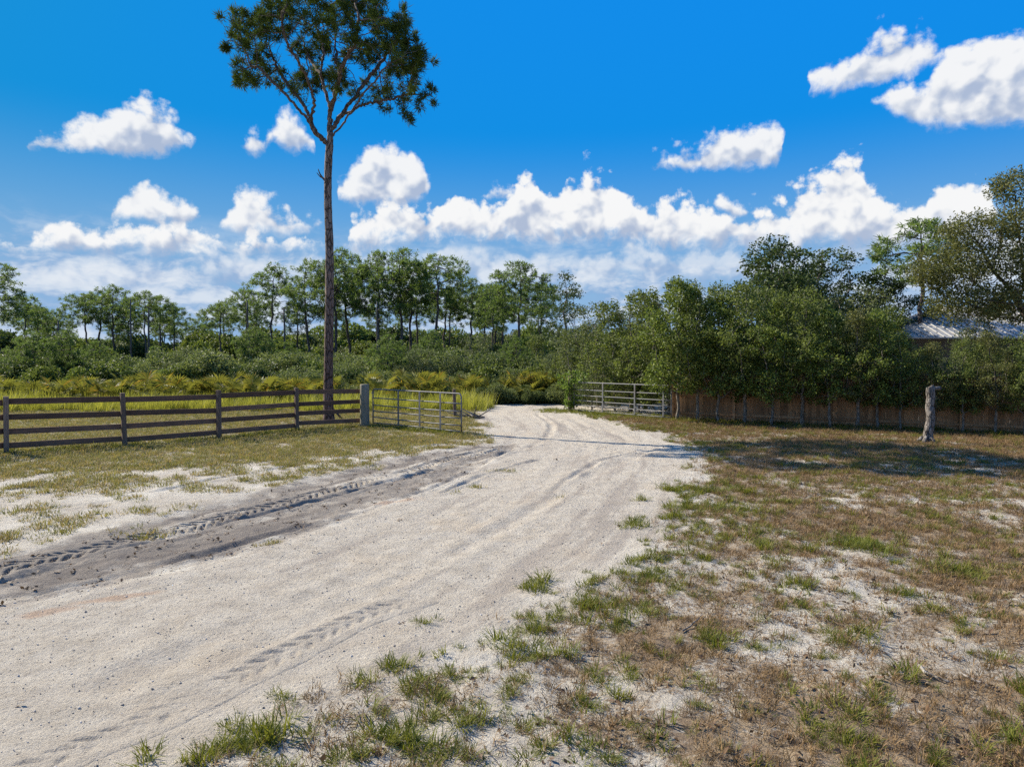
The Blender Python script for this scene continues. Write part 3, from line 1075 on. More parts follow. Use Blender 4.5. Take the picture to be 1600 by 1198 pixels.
def add_needles(mb, cen, dirs, per, length, width, r, up=0.25, k=0.9, spread=0.06):
    c = np.repeat(cen, per, 0)
    d = rand_dirs(len(c), r, up, np.repeat(dirs, per, 0), k)
    c = c + r.normal(size=c.shape) * spread
    L = length * (0.65 + 0.6 * r.random(len(c)))[:, None]
    s = np.cross(d, r.normal(size=d.shape))
    s /= np.linalg.norm(s, axis=1, keepdims=True) + 1e-9
    w = width * (0.7 + 0.6 * r.random(len(c)))[:, None]
    b = c + d * L * 0.12
    v = np.stack((c, b + d * L * 0.3 + s * w * 0.5, c + d * L, b + d * L * 0.3 - s * w * 0.5), 1).reshape(-1, 3)
    q = np.arange(len(c) * 4).reshape(-1, 4)
    mb.add(v, q)


def add_leaves(mb, cen, per, spread, size, r, up=0.5, droop=0.0, asp=0.55):
    c = np.repeat(cen, per, 0)
    o = r.normal(size=c.shape)
    o *= (spread * r.random(len(c)) ** 0.5 / (np.linalg.norm(o, axis=1) + 1e-9))[:, None]
    o[:, 2] = o[:, 2] * 0.8 - droop * np.hypot(o[:, 0], o[:, 1])
    c = c + o
    nrm = rand_dirs(len(c), r, up)
    a = np.cross(nrm, r.normal(size=nrm.shape))
    a /= np.linalg.norm(a, axis=1, keepdims=True) + 1e-9
    b = np.cross(nrm, a)
    L = size * (0.6 + 0.8 * r.random(len(c)))[:, None]
    v = np.stack((c - a * L * 0.5, c + b * L * asp * 0.5 + a * L * 0.05, c + a * L * 0.5 - nrm * L * 0.12, c - b * L * asp * 0.5 + a * L * 0.05), 1).reshape(-1, 3)
    mb.add(v, np.arange(len(c) * 4).reshape(-1, 4))


def ell_pts(n, c, rad, r, shell=0.0, upper=None):
    d = rand_dirs(n, r)
    if upper is not None:
        d[:, 2] = np.where(d[:, 2] < upper, -d[:, 2] * 0.5, d[:, 2])
    t = (shell ** 3 + (1 - shell ** 3) * r.random(n)) ** (1 / 3)
    return np.asarray(c) + d * t[:, None] * np.asarray(rad)


class Kind:
    """meshes of one tree shape, shared by its copies"""
    def __init__(self, name, tr, br, fol, bark, limb, leaf):
        self.trunk = tr.mesh(name + '_trunk', bark, True)
        self.br = br.mesh(name + '_branches', limb, True) if br.n else None
        self.fol = fol.mesh(name + '_crown', leaf, False) if fol is not None and fol.n else None

    def place(self, name, loc, scale=1.0, rz=0.0, label=None, cat='tree', group=None):
        o = empty(name, loc, rz)
        o.scale = (scale, scale, scale) if np.isscalar(scale) else scale
        tag(o, label, cat, group)
        link(bpy.data.objects.new('trunk', self.trunk), o)
        if self.br: link(bpy.data.objects.new('branches', self.br), o)
        if self.fol: link(bpy.data.objects.new('crown', self.fol), o)
        return o


def make_pine(seed, H=14.0, bare=0.45, width=2.6, lobes=11, flat=0.5, per=32):
    r = np.random.default_rng(seed)
    n = 24
    t = np.linspace(0, 1, n)
    sway = np.cumsum(r.normal(size=(n, 2)) * 0.07, 0)
    top = H * 0.95
    trunk = np.column_stack((sway[:, 0], sway[:, 1], t * top))
    att, puffs = [], []
    tries = 0
    while len(puffs) < lobes * 4 and tries < 4000:
        tries += 1
        h = bare + (1 - bare) * r.random() ** 0.8
        f = (h - bare) / (1 - bare)
        prof = (0.45 + 0.55 * math.sin(math.pi * min(1.0, 0.15 + 0.8 * f))) * (1 - 0.75 * max(0, f - 0.75) / 0.25)
        a = r.random() * 6.283
        rad = width * prof * (0.25 + 0.75 * r.random() ** 0.6)
        p = np.array((math.cos(a) * rad, math.sin(a) * rad, H * h))
        if puffs and (np.linalg.norm((np.array(puffs) - p) * (1, 1, 1.5), axis=1)).min() < 0.72:
            continue
        puffs.append(p)
    for p in puffs:
        att.append(p + r.normal(size=(13, 3)) * np.array((0.33, 0.33, 0.17)))
    nodes, par = grow(trunk, [-1] + list(range(n - 1)), np.concatenate(att), 0.30, 0.30, 6.0, 60, (0, 0, 0.06), r)
    tr, br, ends, kids, rad = wood(nodes, par, 0.013, 2.2, 0.17, 0.25, 8, 4, taper=(H * 0.9, 0.5))
    fol = MB()
    cc = nodes[ends]
    dd = nodes[ends] - nodes[par[ends]]
    dd /= np.linalg.norm(dd, axis=1, keepdims=True)
    add_needles(fol, cc, dd, per, 0.36, 0.072, r, 0.35, 0.35, 0.10)
    return Kind('pine', tr, br, fol, M['far_bark'], M['far_bark'], M['needles_far'])


def make_broadleaf(seed, H, bare, lob, leaf, leafsize, per, spread, tr_r, bark='oak_bark', step=0.26, natt=34, stems=1, droop=0.1, wid=None, min_r=0.0):
    """lob: list of (x, y, z, rx, ry, rz) crown lobes"""
    r = np.random.default_rng(seed)
    n = max(4, int(bare / step) + 2)
    nodes, par = [], []
    for s in range(1):
        t = np.linspace(0, 1, n)
        sw = np.cumsum(r.normal(size=(n, 2)) * 0.02, 0)
        for i in range(n):
            nodes.append((sw[i, 0], sw[i, 1], t[i] * bare)); par.append(i - 1)
    att = np.concatenate([ell_pts(int(3.2 * natt * max(1, (l[3] * l[4] * l[5]) ** 0.6)), l[:3], l[3:], r, 0.35) for l in lob])
    nodes, par = grow(nodes, par, att, step * 0.75, step * 0.8, 6.0, 80, (0, 0, 0.05), r)
    tr, br, ends, kids, rad = wood(nodes, par, 0.006, 2.3, tr_r, 0.3, 9, 4, min_r)
    fol = MB()
    e2 = np.array(sorted(set(par[ends].tolist())))
    e2 = e2[e2 >= n]
    cen = np.concatenate((nodes[ends], nodes[e2]))
    w = r.random(len(cen))
    add_leaves(fol, cen[w > 0.08], per, spread, leafsize * 1.15, r, 0.5, droop)
    return Kind('broadleaf', tr, br, fol, M[bark], M[bark], M[leaf])


# ------------------------------------------------------------------ the tall pine by the fence
def tall_pine():
    r = np.random.default_rng(11)
    D = gp(514, 661)[1]
    base = np.array((gp(514, 661)[0], D, 0.0))
    base[2] = ground_z([base[:2]])[0] - 0.05
    px = [(514, 661), (513, 620), (513.5, 560), (514.5, 500), (515, 440), (514.5, 380), (512.5, 320), (512.5, 275), (514, 240), (516, 219)]
    trunk = [at(x, y, D) for x, y in px]
    trunk[0] = base
    trunk = smooth_line(trunk, 70)
    nodes = [p for p in trunk]
    par = [-1] + list(range(len(trunk) - 1))

    def limb(pts, depth, start=None):
        """limb through photo places, drifting towards or away from the camera"""
        m = len(pts)
        P = np.array([at(x, y, D + depth * (i / (m - 1)) ** 0.8) for i, (x, y) in enumerate(pts)])
        P = smooth_line(P, 6 * m)
        N_ = np.array(nodes)
        k = int(np.linalg.norm(N_ - P[0], axis=1).argmin())
        for p in P[1:]:
            nodes.append(p + r.normal(size=3) * 0.02)
            par.append(k)
            k = len(nodes) - 1

    limb([(512, 226), (500, 213), (490, 202), (478, 184), (465, 170), (440, 142), (417, 119), (402, 105), (380, 107)], -1.2)
    limb([(490, 202), (482, 180), (473, 162), (455, 138), (442, 122), (430, 98), (422, 80), (414, 57), (405, 40)], 1.6)
    limb([(487, 190), (488, 175), (490, 159), (484, 135), (476, 114), (462, 90), (451, 74), (440, 40)], -2.2)
    limb([(516, 219), (515.5, 190), (515, 170), (508, 140), (502, 114), (505, 90), (505, 74), (496, 48), (488, 22)], 0.7)
    limb([(515, 172), (522, 152), (527, 136), (531, 120), (533, 108), (545, 84), (556, 65), (561, 28)], -1.8)
    limb([(520, 200), (532, 180), (547, 162), (562, 140), (576, 122), (588, 108), (596, 97), (612, 75), (627, 57)], 1.3)
    limb([(519, 214), (536, 192), (552, 171), (566, 150), (585, 128), (604, 104), (628, 92)], -2.6)
    limb([(548, 177), (560, 166), (577, 162), (593, 159), (612, 155), (632, 148), (652, 148)], 0.8)
    limb([(515, 180), (524, 150), (528, 110), (524, 70), (528, 36), (530, 12)], 2.4)
    limb([(505, 120), (490, 100), (478, 78), (470, 50), (466, 22)], 2.6)
    dead = len(nodes)
    C = at(514, 124, D)
    m = D / F
    att = []
    rx, rz = 152 * m, 134 * m
    puffs = []
    tries = 0
    while len(puffs) < 138 and tries < 20000:
        tries += 1
        d = r.normal(size=3); d /= np.linalg.norm(d)
        d[2] = abs(d[2])
        t = 0.80 + 0.2 * r.random()
        if r.random() < 0.14:
            t = 0.35 + 0.5 * r.random()
        p = C + d * t * np.array((rx, rx * 0.92, rz))
        side = (p[0] - C[0]) / rx
        # left side ends higher, right side hangs lower
        low = C[2] + (0.12 if side < 0 else 0.10 - 0.55 * max(0, side - 0.25)) * rz
        if p[2] < low:
            continue
        if p[2] < C[2] + 0.6 * rz and t < 0.8 and r.random() < 0.93:
            continue
        if puffs and min(np.linalg.norm(np.array(puffs) - p, axis=1)) < 0.42:
            continue
        puffs.append(p)
    for x, y, dz in ((655, 160, 0.6), (640, 178, 0.2), (668, 150, 0.9), (620, 168, 0.5), (600, 162, 0.9), (630, 140, -0.8), (372, 112, -1.0), (385, 128, -1.1), (362, 70, 0.4), (395, 108, -0.8), (452, 130, 0.4), (530, 130, -0.6)):
        puffs.append(at(x, y, D + dz))
    for p in puffs:
        k = 6 + int(6 * r.random())
        att.append(p + r.normal(size=(k, 3)) * np.array((0.20, 0.20, 0.13)))
    att = np.concatenate(att)
    nodes_, par_ = grow(nodes, par, att, 0.18, 0.18, 2.6, 80, (0, 0, 0.10), r)
    rel = nodes_ - base
    tr, br, ends, kids, rad = wood(rel, par_, 0.008, 2.3, 0.18, 0.50, 14, 6, taper=(9.0, 0.76))
    fol = MB()
    ends = ends[ends >= dead]
    dd = rel[ends] - rel[par_[ends]]
    dd /= np.linalg.norm(dd, axis=1, keepdims=True)
    add_needles(fol, rel[ends], dd, 95, 0.24, 0.026, r, 0.25, 0.45, 0.06)
    e2 = np.array(sorted(set(par_[ends].tolist())))
    e2 = e2[e2 >= dead]
    e2 = e2[r.random(len(e2)) < 0.35]
    d2 = rel[e2] - rel[par_[e2]]
    d2 /= np.linalg.norm(d2, axis=1, keepdims=True)
    add_needles(fol, rel[e2], d2, 26, 0.24, 0.017, r, 0.3, 0.6, 0.04)
    # a few clumps along the bare limbs
    cand = np.arange(len(trunk), dead)
    cand = cand[r.random(len(cand)) < 0.05]
    cand = cand[rel[cand, 2] > 11.5]
    add_needles(fol, rel[cand] + (0, 0, 0.1), np.tile((0, 0, 1.0), (len(cand), 1)), 60, 0.27, 0.018, r, 0.3, 0.4, 0.10)
    o = empty('pine_tree', base)
    tag(o, 'tall lone pine with bare trunk and umbrella crown behind the board fence', 'tree')
    tr.build('trunk', M['pine_bark'], o, True)
    for stub in (((513, 287), (505, 279), (500, 272), (497, 264)), ((504, 278), (500, 276), (495, 270))):
        pts = [at(x, y, D - 0.05 * k) - base for k, (x, y) in enumerate(stub)]
        MB().tube(smooth_line(pts, 9), np.linspace(0.05 if stub[0][0] == 513 else 0.03, 0.012, len(smooth_line(pts, 9))), 7).build('dead_branch', M['pine_limb'], o, True)
    br.build('branches', M['pine_limb'], o, True)
    fol.build('crown', M['needles'], o)
    return base


PINE_BASE = tall_pine()


# ------------------------------------------------------------------ board fence, gates and posts
def board_fence():
    feet = [g3(*p) for p in ((-330, 762), (-160, 733), (10, 709), (195, 697), (342, 686.5), (464, 673.5), (566, 666))]
    root = empty('board_fence', feet[2])
    tag(root, 'dark brown four rail board fence running to the round gate post', 'fence')
    r = np.random.default_rng(5)
    base = feet[2]
    Ht = 1.36
    for i, f in enumerate(feet[:-1]):
        c = f - base
        mb = MB()
        lean = r.normal() * 0.012
        rot = rotz(math.atan2(*(feet[i + 1] - f)[[1, 0]]))
        h = Ht + 0.06 + r.random() * 0.05
        mb.box((0, 0, h / 2 - 0.15), (0.115, 0.115, h + 0.3), rot)
        o = mb.build('post', M['fence_post'], root)
        o.location = c
        o.rotation_euler = (lean, r.normal() * 0.012, 0)
        bev(o, 0.008)
    for i in range(len(feet) - 1):
        a, b = feet[i] - base, feet[i + 1] - base
        d = b - a
        ang = math.atan2(d[1], d[0])
        L = math.hypot(d[0], d[1])
        nrm = np.array((math.sin(ang), -math.cos(ang), 0))          # towards the camera side
        for k, zc in enumerate((0.21, 0.56, 0.90, 1.27)):
            mb = MB().box((0, 0, 0), (L - 0.012, 0.034, 0.145 if k < 3 else 0.15))
            o = mb.build('rail', M['fence_board'], root)
            w = r.normal(size=2) * 0.020
            o.location = (a + b) / 2 + np.array((0, 0, zc + w.mean())) - nrm * 0.077
            o.rotation_euler = (0, -math.atan2(d[2] + w[1] - w[0], L), ang)
            bev(o, 0.004)
    return feet


def bev(o, w, seg=2):
    m = o.modifiers.new('bevel', 'BEVEL')
    m.width = w
    m.segments = seg
    m.limit_method = 'ANGLE'


FEET = board_fence()


def round_post(name, foot, h, rad, label, m, cat='post', lean=(0, 0)):
    mb = MB()
    t = np.array((-0.3, 0.0, h * 0.3, h * 0.6, h - 0.03, h))
    rr = np.array((rad, rad, rad * 0.985, rad * 0.97, rad * 0.965, rad * 0.86))
    mb.tube(np.column_stack((t * 0, t * 0, t)), rr, 18, True, 0.05, 3)
    o = mb.build(name, m, None, True)
    o.location = foot
    o.rotation_euler = (*lean, 0)
    tag(o, label, cat)
    return o


def tube_gate(name, foot_a, foot_b, H, label, uprights, rails=6, chain_end=True):
    """galvanised tube gate hanging between two feet: frame, rails, uprights, hinges, chain"""
    root = empty(name, foot_a)
    tag(root, label, 'gate')
    d = foot_b - foot_a
    L = float(np.linalg.norm(d))
    ex = d / L
    z = np.array((0, 0, 1.0))
    lo = 0.10
    rad = 0.024
    cr = 0.13
    # frame with rounded top corners
    pts = [ex * 0 + z * lo]
    pts.append(z * (lo + H - cr))
    for a in np.linspace(0, math.pi / 2, 6)[1:]:
        pts.append(ex * (cr - cr * math.cos(a)) + z * (lo + H - cr + cr * math.sin(a)))
    for a in np.linspace(0, math.pi / 2, 6):
        pts.append(ex * (L - cr + cr * math.sin(a)) + z * (lo + H - cr + cr * math.cos(a)))
    pts.append(ex * L + z * lo)
    mb = MB()
    dense = []
    for p, q in zip(pts[:-1], pts[1:]):
        n = max(1, int(np.linalg.norm(q - p) / 0.3))
        dense += [p + (q - p) * k / n for k in range(n)]
    dense.append(pts[-1])
    mb.tube(dense, rad, 10)
    mb.build('frame', M['galv'], root, True)
    hs = lo + H * np.array((0.0, 0.17, 0.345, 0.53, 0.74))[:rails - 1]
    r = np.random.default_rng(int(L * 100))
    for h in hs:
        n = 9
        t = np.linspace(0.006, 1 - 0.006, n)
        sag = (np.sin(t * math.pi) * r.normal() * 0.012 + np.cumsum(r.normal(size=n)) * 0.002)
        p = ex * (t * L)[:, None] + np.outer(h + sag, z)
        MB().tube(p, 0.0205, 8).build('rail', M['galv'], root, True)
    nrm = np.cross(ex, z)
    for u in uprights:
        o = MB().box((0, 0, H / 2), (0.072, 0.016, H - 0.01)).build('upright', M['galv'], root)
        o.location = ex * u * L + z * lo + nrm * 0.034
        o.rotation_euler = (0, 0, math.atan2(ex[1], ex[0]))
        bev(o, 0.003, 1)
    for h in (0.28, H - 0.15):
        MB().tube([ex * -0.09 + z * (lo + h), ex * 0.03 + z * (lo + h)], 0.017, 8).build('hinge', M['iron'], root, True)
    ch = MB()
    for k in range(7):
        c = ex * (L - 0.02) + z * (lo + H * 0.56 - k * 0.035) + nrm * (0.035 + 0.004 * (k % 2))
        a = np.linspace(0, 2 * math.pi, 9)
        side = ex if k % 2 else nrm
        ch.tube([c + side * math.cos(t) * 0.012 + z * math.sin(t) * 0.024 for t in a], 0.005, 5, False)
    cz = ch.build('chain', M['iron'], root, True)
    tag(cz, kind='stuff')
    return root


round_post('gate_post', g3(570, 666.5), 1.52, 0.165, 'thick round weathered gate post where board fence meets left gate', M['big_post'])
tube_gate('tube_gate', g3(583, 664.5) + (0, 0, 0), g3(721, 677.5), 1.22, 'open galvanised tube gate left of the road by the round post', (0.32, 0.565, 0.79))
RG_A, RG_B = g3(897, 644), g3(1049, 656.5)
tube_gate('tube_gate', RG_A, RG_B, 1.25, 'open galvanised tube gate right of the road under the leafy hedge', (0.33, 0.66, 0.93))
round_post('wooden_post', g3(711, 653), 1.15, 0.07, 'thin brown post standing behind end of the left gate', M['fence_post'], lean=(0.03, -0.03))

# ------------------------------------------------------------------ privacy fence behind the hedge
PF_A, PF_B = np.array(gp(1050, 655)), np.array(gp(1600, 681))
PF_U = (PF_B - PF_A) / np.linalg.norm(PF_B - PF_A)
PF_N = np.array((-PF_U[1], PF_U[0]))                      # away from the camera


def privacy_fence():
    L = 16.2
    ang = math.atan2(PF_U[1], PF_U[0])
    root = empty('privacy_fence', (*PF_A, 0.0), ang)
    tag(root, 'brown vertical plank privacy fence behind the row of young oaks', 'fence')
    r = np.random.default_rng(8)
    meshes = []
    for k in range(6):
        h = 1.80 + r.normal() * 0.012
        w = 0.136
        ear = 0.028
        # dog-eared plank
        pr = np.array([(-w / 2, 0.03), (w / 2, 0.03), (w / 2, h - ear), (w / 2 - ear, h), (-w / 2 + ear, h), (-w / 2, h - ear)])
        v = np.concatenate((np.column_stack((pr[:, 0], np.zeros(6), pr[:, 1])), np.column_stack((pr[:, 0], np.full(6, 0.019), pr[:, 1]))))
        v[:, 1] += 0.006 * np.sin(v[:, 0] * 20 + k) * (v[:, 2] / h)
        mb = MB().add(v, [(0, 1, 2, 5), (5, 2, 3, 4), (7, 6, 11, 8), (8, 11, 10, 9)] + [(i, 6 + i, 6 + (i + 1) % 6, (i + 1) % 6) for i in range(6)])
        meshes.append(mb.mesh('plank', M['plank'], False))
    n = int(L / 0.1364)
    xs = (np.arange(n) + 0.5) * 0.1364
    zs = ground_z(np.column_stack((PF_A[0] + PF_U[0] * xs, PF_A[1] + PF_U[1] * xs)))
    for i in range(n):
        o = link(bpy.data.objects.new('plank', meshes[r.integers(6)]), root)
        o.location = (xs[i] + r.normal() * 0.001, (i % 2) * 0.008 + r.random() * 0.003, zs[i])
        o.rotation_euler = (0, r.normal() * 0.002, 0)
    for x in np.arange(0.05, L, 2.4):
        o = MB().box((0, 0, 0.9), (0.09, 0.09, 2.1)).build('post', M['plank'], root)
        o.location = (x, -0.058, 0)
        if x + 2.4 < L + 0.5:
            for h in (0.28, 1.0, 1.58):
                rr_ = MB().box((0, 0, 0), (2.4 - 0.096, 0.038, 0.088)).build('rail', M['plank'], root)
                rr_.location = (x + 1.2, -0.030, h)


privacy_fence()


# ------------------------------------------------------------------ house with a ribbed metal roof
def house():
    X0, Y0 = at(1418, 527, 32.0)[0], 32.0
    ze = at(1418, 527, 32.0)[2]
    Wd, Dp, rise = 15.0, 8.4, 1.75
    root = empty('house', (X0 + Wd / 2, Y0 + Dp / 2, 0))
    tag(root, 'low house with pale ribbed metal roof behind the plank fence', 'house')
    ov = 0.45
    wl = MB()
    hx, hy = Wd / 2 - ov, Dp / 2 - ov
    k = 0
    for i in range(int(ze / 0.2)):
        z = 0.2 * i + 0.1
        for c, sx in (((0, -hy, z), (2 * hx, 0.03)), ((0, hy, z), (2 * hx, 0.03)), ((-hx, 0, z), (0.03, 2 * hy - 0.06)), ((hx, 0, z), (0.03, 2 * hy - 0.06))):
            wl.box(c, (sx[0], sx[1], 0.192))
    w = wl.build('wall', M['wall'], root)
    tag(w, kind='stuff')
    MB().box((0, 0, ze / 2 - 0.02), (2 * hx - 0.08, 2 * hy - 0.08, ze - 0.06)).build('wall_core', M['iron'], root)
    for x in (-4.6, -1.4, 2.2):
        fr = MB().box((x, -hy - 0.03, 1.7), (1.3, 0.07, 1.15)).build('window', M['galv'], root)
        MB().box((x, -hy - 0.069, 1.7), (1.14, 0.012, 0.99)).build('pane', M['iron'], fr)
    # hip roof: ridge from (-rx) to (rx)
    rx = Wd / 2 - Dp / 2
    zr = ze + rise
    A = {'f': [(-Wd / 2, -Dp / 2), (Wd / 2, -Dp / 2), (rx, 0), (-rx, 0)], 'b': [(Wd / 2, Dp / 2), (-Wd / 2, Dp / 2), (-rx, 0), (rx, 0)]}
    roof = MB()
    zf = lambda y: ze + rise * (1 - abs(y) / (Dp / 2))
    th = 0.06
    P = [(-Wd / 2, -Dp / 2, ze), (Wd / 2, -Dp / 2, ze), (Wd / 2, Dp / 2, ze), (-Wd / 2, Dp / 2, ze), (-rx, 0, zr), (rx, 0, zr)]
    Pl = [(x, y, z - th) for x, y, z in P]
    roof.add(P + Pl, [(0, 1, 5, 4), (2, 3, 4, 5), (6, 10, 11, 7), (8, 11, 10, 9), (0, 6, 7, 1), (1, 7, 8, 2), (2, 8, 9, 3), (3, 9, 6, 0)], [(3, 0, 4), (1, 2, 5), (9, 10, 6), (7, 11, 8)])
    ro = roof.build('roof', M['roof'], root)
    # raised ribs of the front, left and back slopes
    for y0, sgn in ((-Dp / 2, 1), (Dp / 2, -1)):
        for x in np.arange(-Wd / 2 + 0.3, Wd / 2, 0.36):
            run = min(Dp / 2, (Wd / 2 - abs(x)))
            if run < 0.3:
                continue
            a = np.array((x, y0, ze + 0.018)); b = np.array((x, y0 + sgn * run, ze + rise * run / (Dp / 2) + 0.018))
            MB().tube([a, b], 0.035, 6).build('rib', M['roof'], ro)
    for y in np.arange(-Dp / 2 + 0.3, Dp / 2, 0.36):
        run = Dp / 2 - abs(y)
        if run < 0.3:
            continue
        a = np.array((-Wd / 2, y, ze + 0.018)); b = np.array((-Wd / 2 + run, y, ze + rise * run / (Dp / 2) + 0.018))
        MB().tube([a, b], 0.035, 6).build('rib', M['roof'], ro)


house()


# ------------------------------------------------------------------ cut trunk standing on the right
def cut_trunk():
    base = g3(1448, 693)
    o = empty('cut_tree_trunk', base)
    tag(o, 'pale cut off tree trunk standing before the plank fence', 'tree trunk')
    r = np.random.default_rng(4)
    nr, ns = 44, 26
    t = np.linspace(0, 1, nr)
    pts = np.column_stack((0.05 * np.sin(t * 3) + 0.06 * t + 0.012 * np.sin(t * 17), 0.01 * np.sin(t * 11), -0.06 + t * 1.64))
    rr = np.interp(t, (0, 0.05, 0.15, 0.3, 0.6, 0.82, 0.9, 1.0), (0.22, 0.16, 0.125, 0.112, 0.104, 0.098, 0.106, 0.082))
    a = np.arange(ns) * 2 * math.pi / ns
    T_, A_ = np.meshgrid(t, a, indexing='ij')
    bump = (fbm(np.cos(A_).ravel() * 1.6 + 5, T_.ravel() * 5 + np.sin(A_).ravel() * 1.6, 4, 4, 0.6) - 0.5).reshape(nr, ns) * 0.5
    bump += 0.20 * np.cos(A_ * 5 + 0.6) * np.exp(-T_ / 0.08) + 0.5 * np.exp(-((T_ - 0.55) / 0.03) ** 2 - ((A_ - 4.4) / 0.35) ** 2)
    R_ = rr[:, None] * (1 + bump)
    V = np.stack((pts[:, None, 0] + np.cos(A_) * R_, pts[:, None, 1] + np.sin(A_) * R_, pts[:, None, 2] + 0 * A_), 2)
    V[-1, :, 2] += 0.05 * np.cos(a + 0.5) + 0.012 * r.normal(size=ns)
    mb = MB()
    V = np.concatenate((V.reshape(-1, 3), [pts[-1] + (0, 0, 0.01)]))
    gi, gj = np.meshgrid(np.arange(nr - 1), np.arange(ns), indexing='ij')
    gi, gj = gi.ravel(), gj.ravel()
    gk = (gj + 1) % ns
    jj = np.arange(ns)
    mb.add(V, np.stack((gi * ns + gj, gi * ns + gk, (gi + 1) * ns + gk, (gi + 1) * ns + gj), 1), np.stack(((nr - 1) * ns + jj, (nr - 1) * ns + (jj + 1) % ns, np.full(ns, nr * ns)), 1))
    mb.build('trunk', M['cut_bark'], o, True)
    top = pts[-1]
    MB().tube([top - (0.0, 0, 0.09), top + (0.13, -0.02, -0.05), top + (0.27, -0.04, -0.04)], (0.06, 0.055, 0.052), 10, True, 0.1, 2).build('branch_stub', M['cut_bark'], o, True)
    for a, l in ((0.3, 0.28), (1.7, 0.22), (2.6, 0.3), (3.9, 0.33), (5.2, 0.26)):
        d = np.array((math.cos(a), math.sin(a), 0))
        MB().tube([d * 0.08 + (0, 0, 0.16), d * 0.2 + (0, 0, 0.05), d * l + (0, 0, -0.03)], (0.07, 0.05, 0.02), 7, True, 0.2, 3).build('root', M['cut_bark'], o, True)


cut_trunk()

# ------------------------------------------------------------------ pines of the wood behind
PINES = [make_pine(101, 14, 0.52, 3.1, 16), make_pine(102, 14, 0.58, 2.9, 14), make_pine(103, 14, 0.64, 3.3, 14),
         make_pine(104, 14, 0.50, 3.0, 17), make_pine(105, 14, 0.60, 2.4, 12), make_pine(106, 14, 0.52, 4.2, 22), make_pine(107, 14, 0.68, 2.6, 11)]
NTH = ['first', 'second', 'third', 'fourth', 'fifth', 'sixth', 'seventh', 'eighth', 'ninth', 'tenth', 'eleventh', 'twelfth', 'thirteenth', 'fourteenth', 'fifteenth', 'sixteenth']


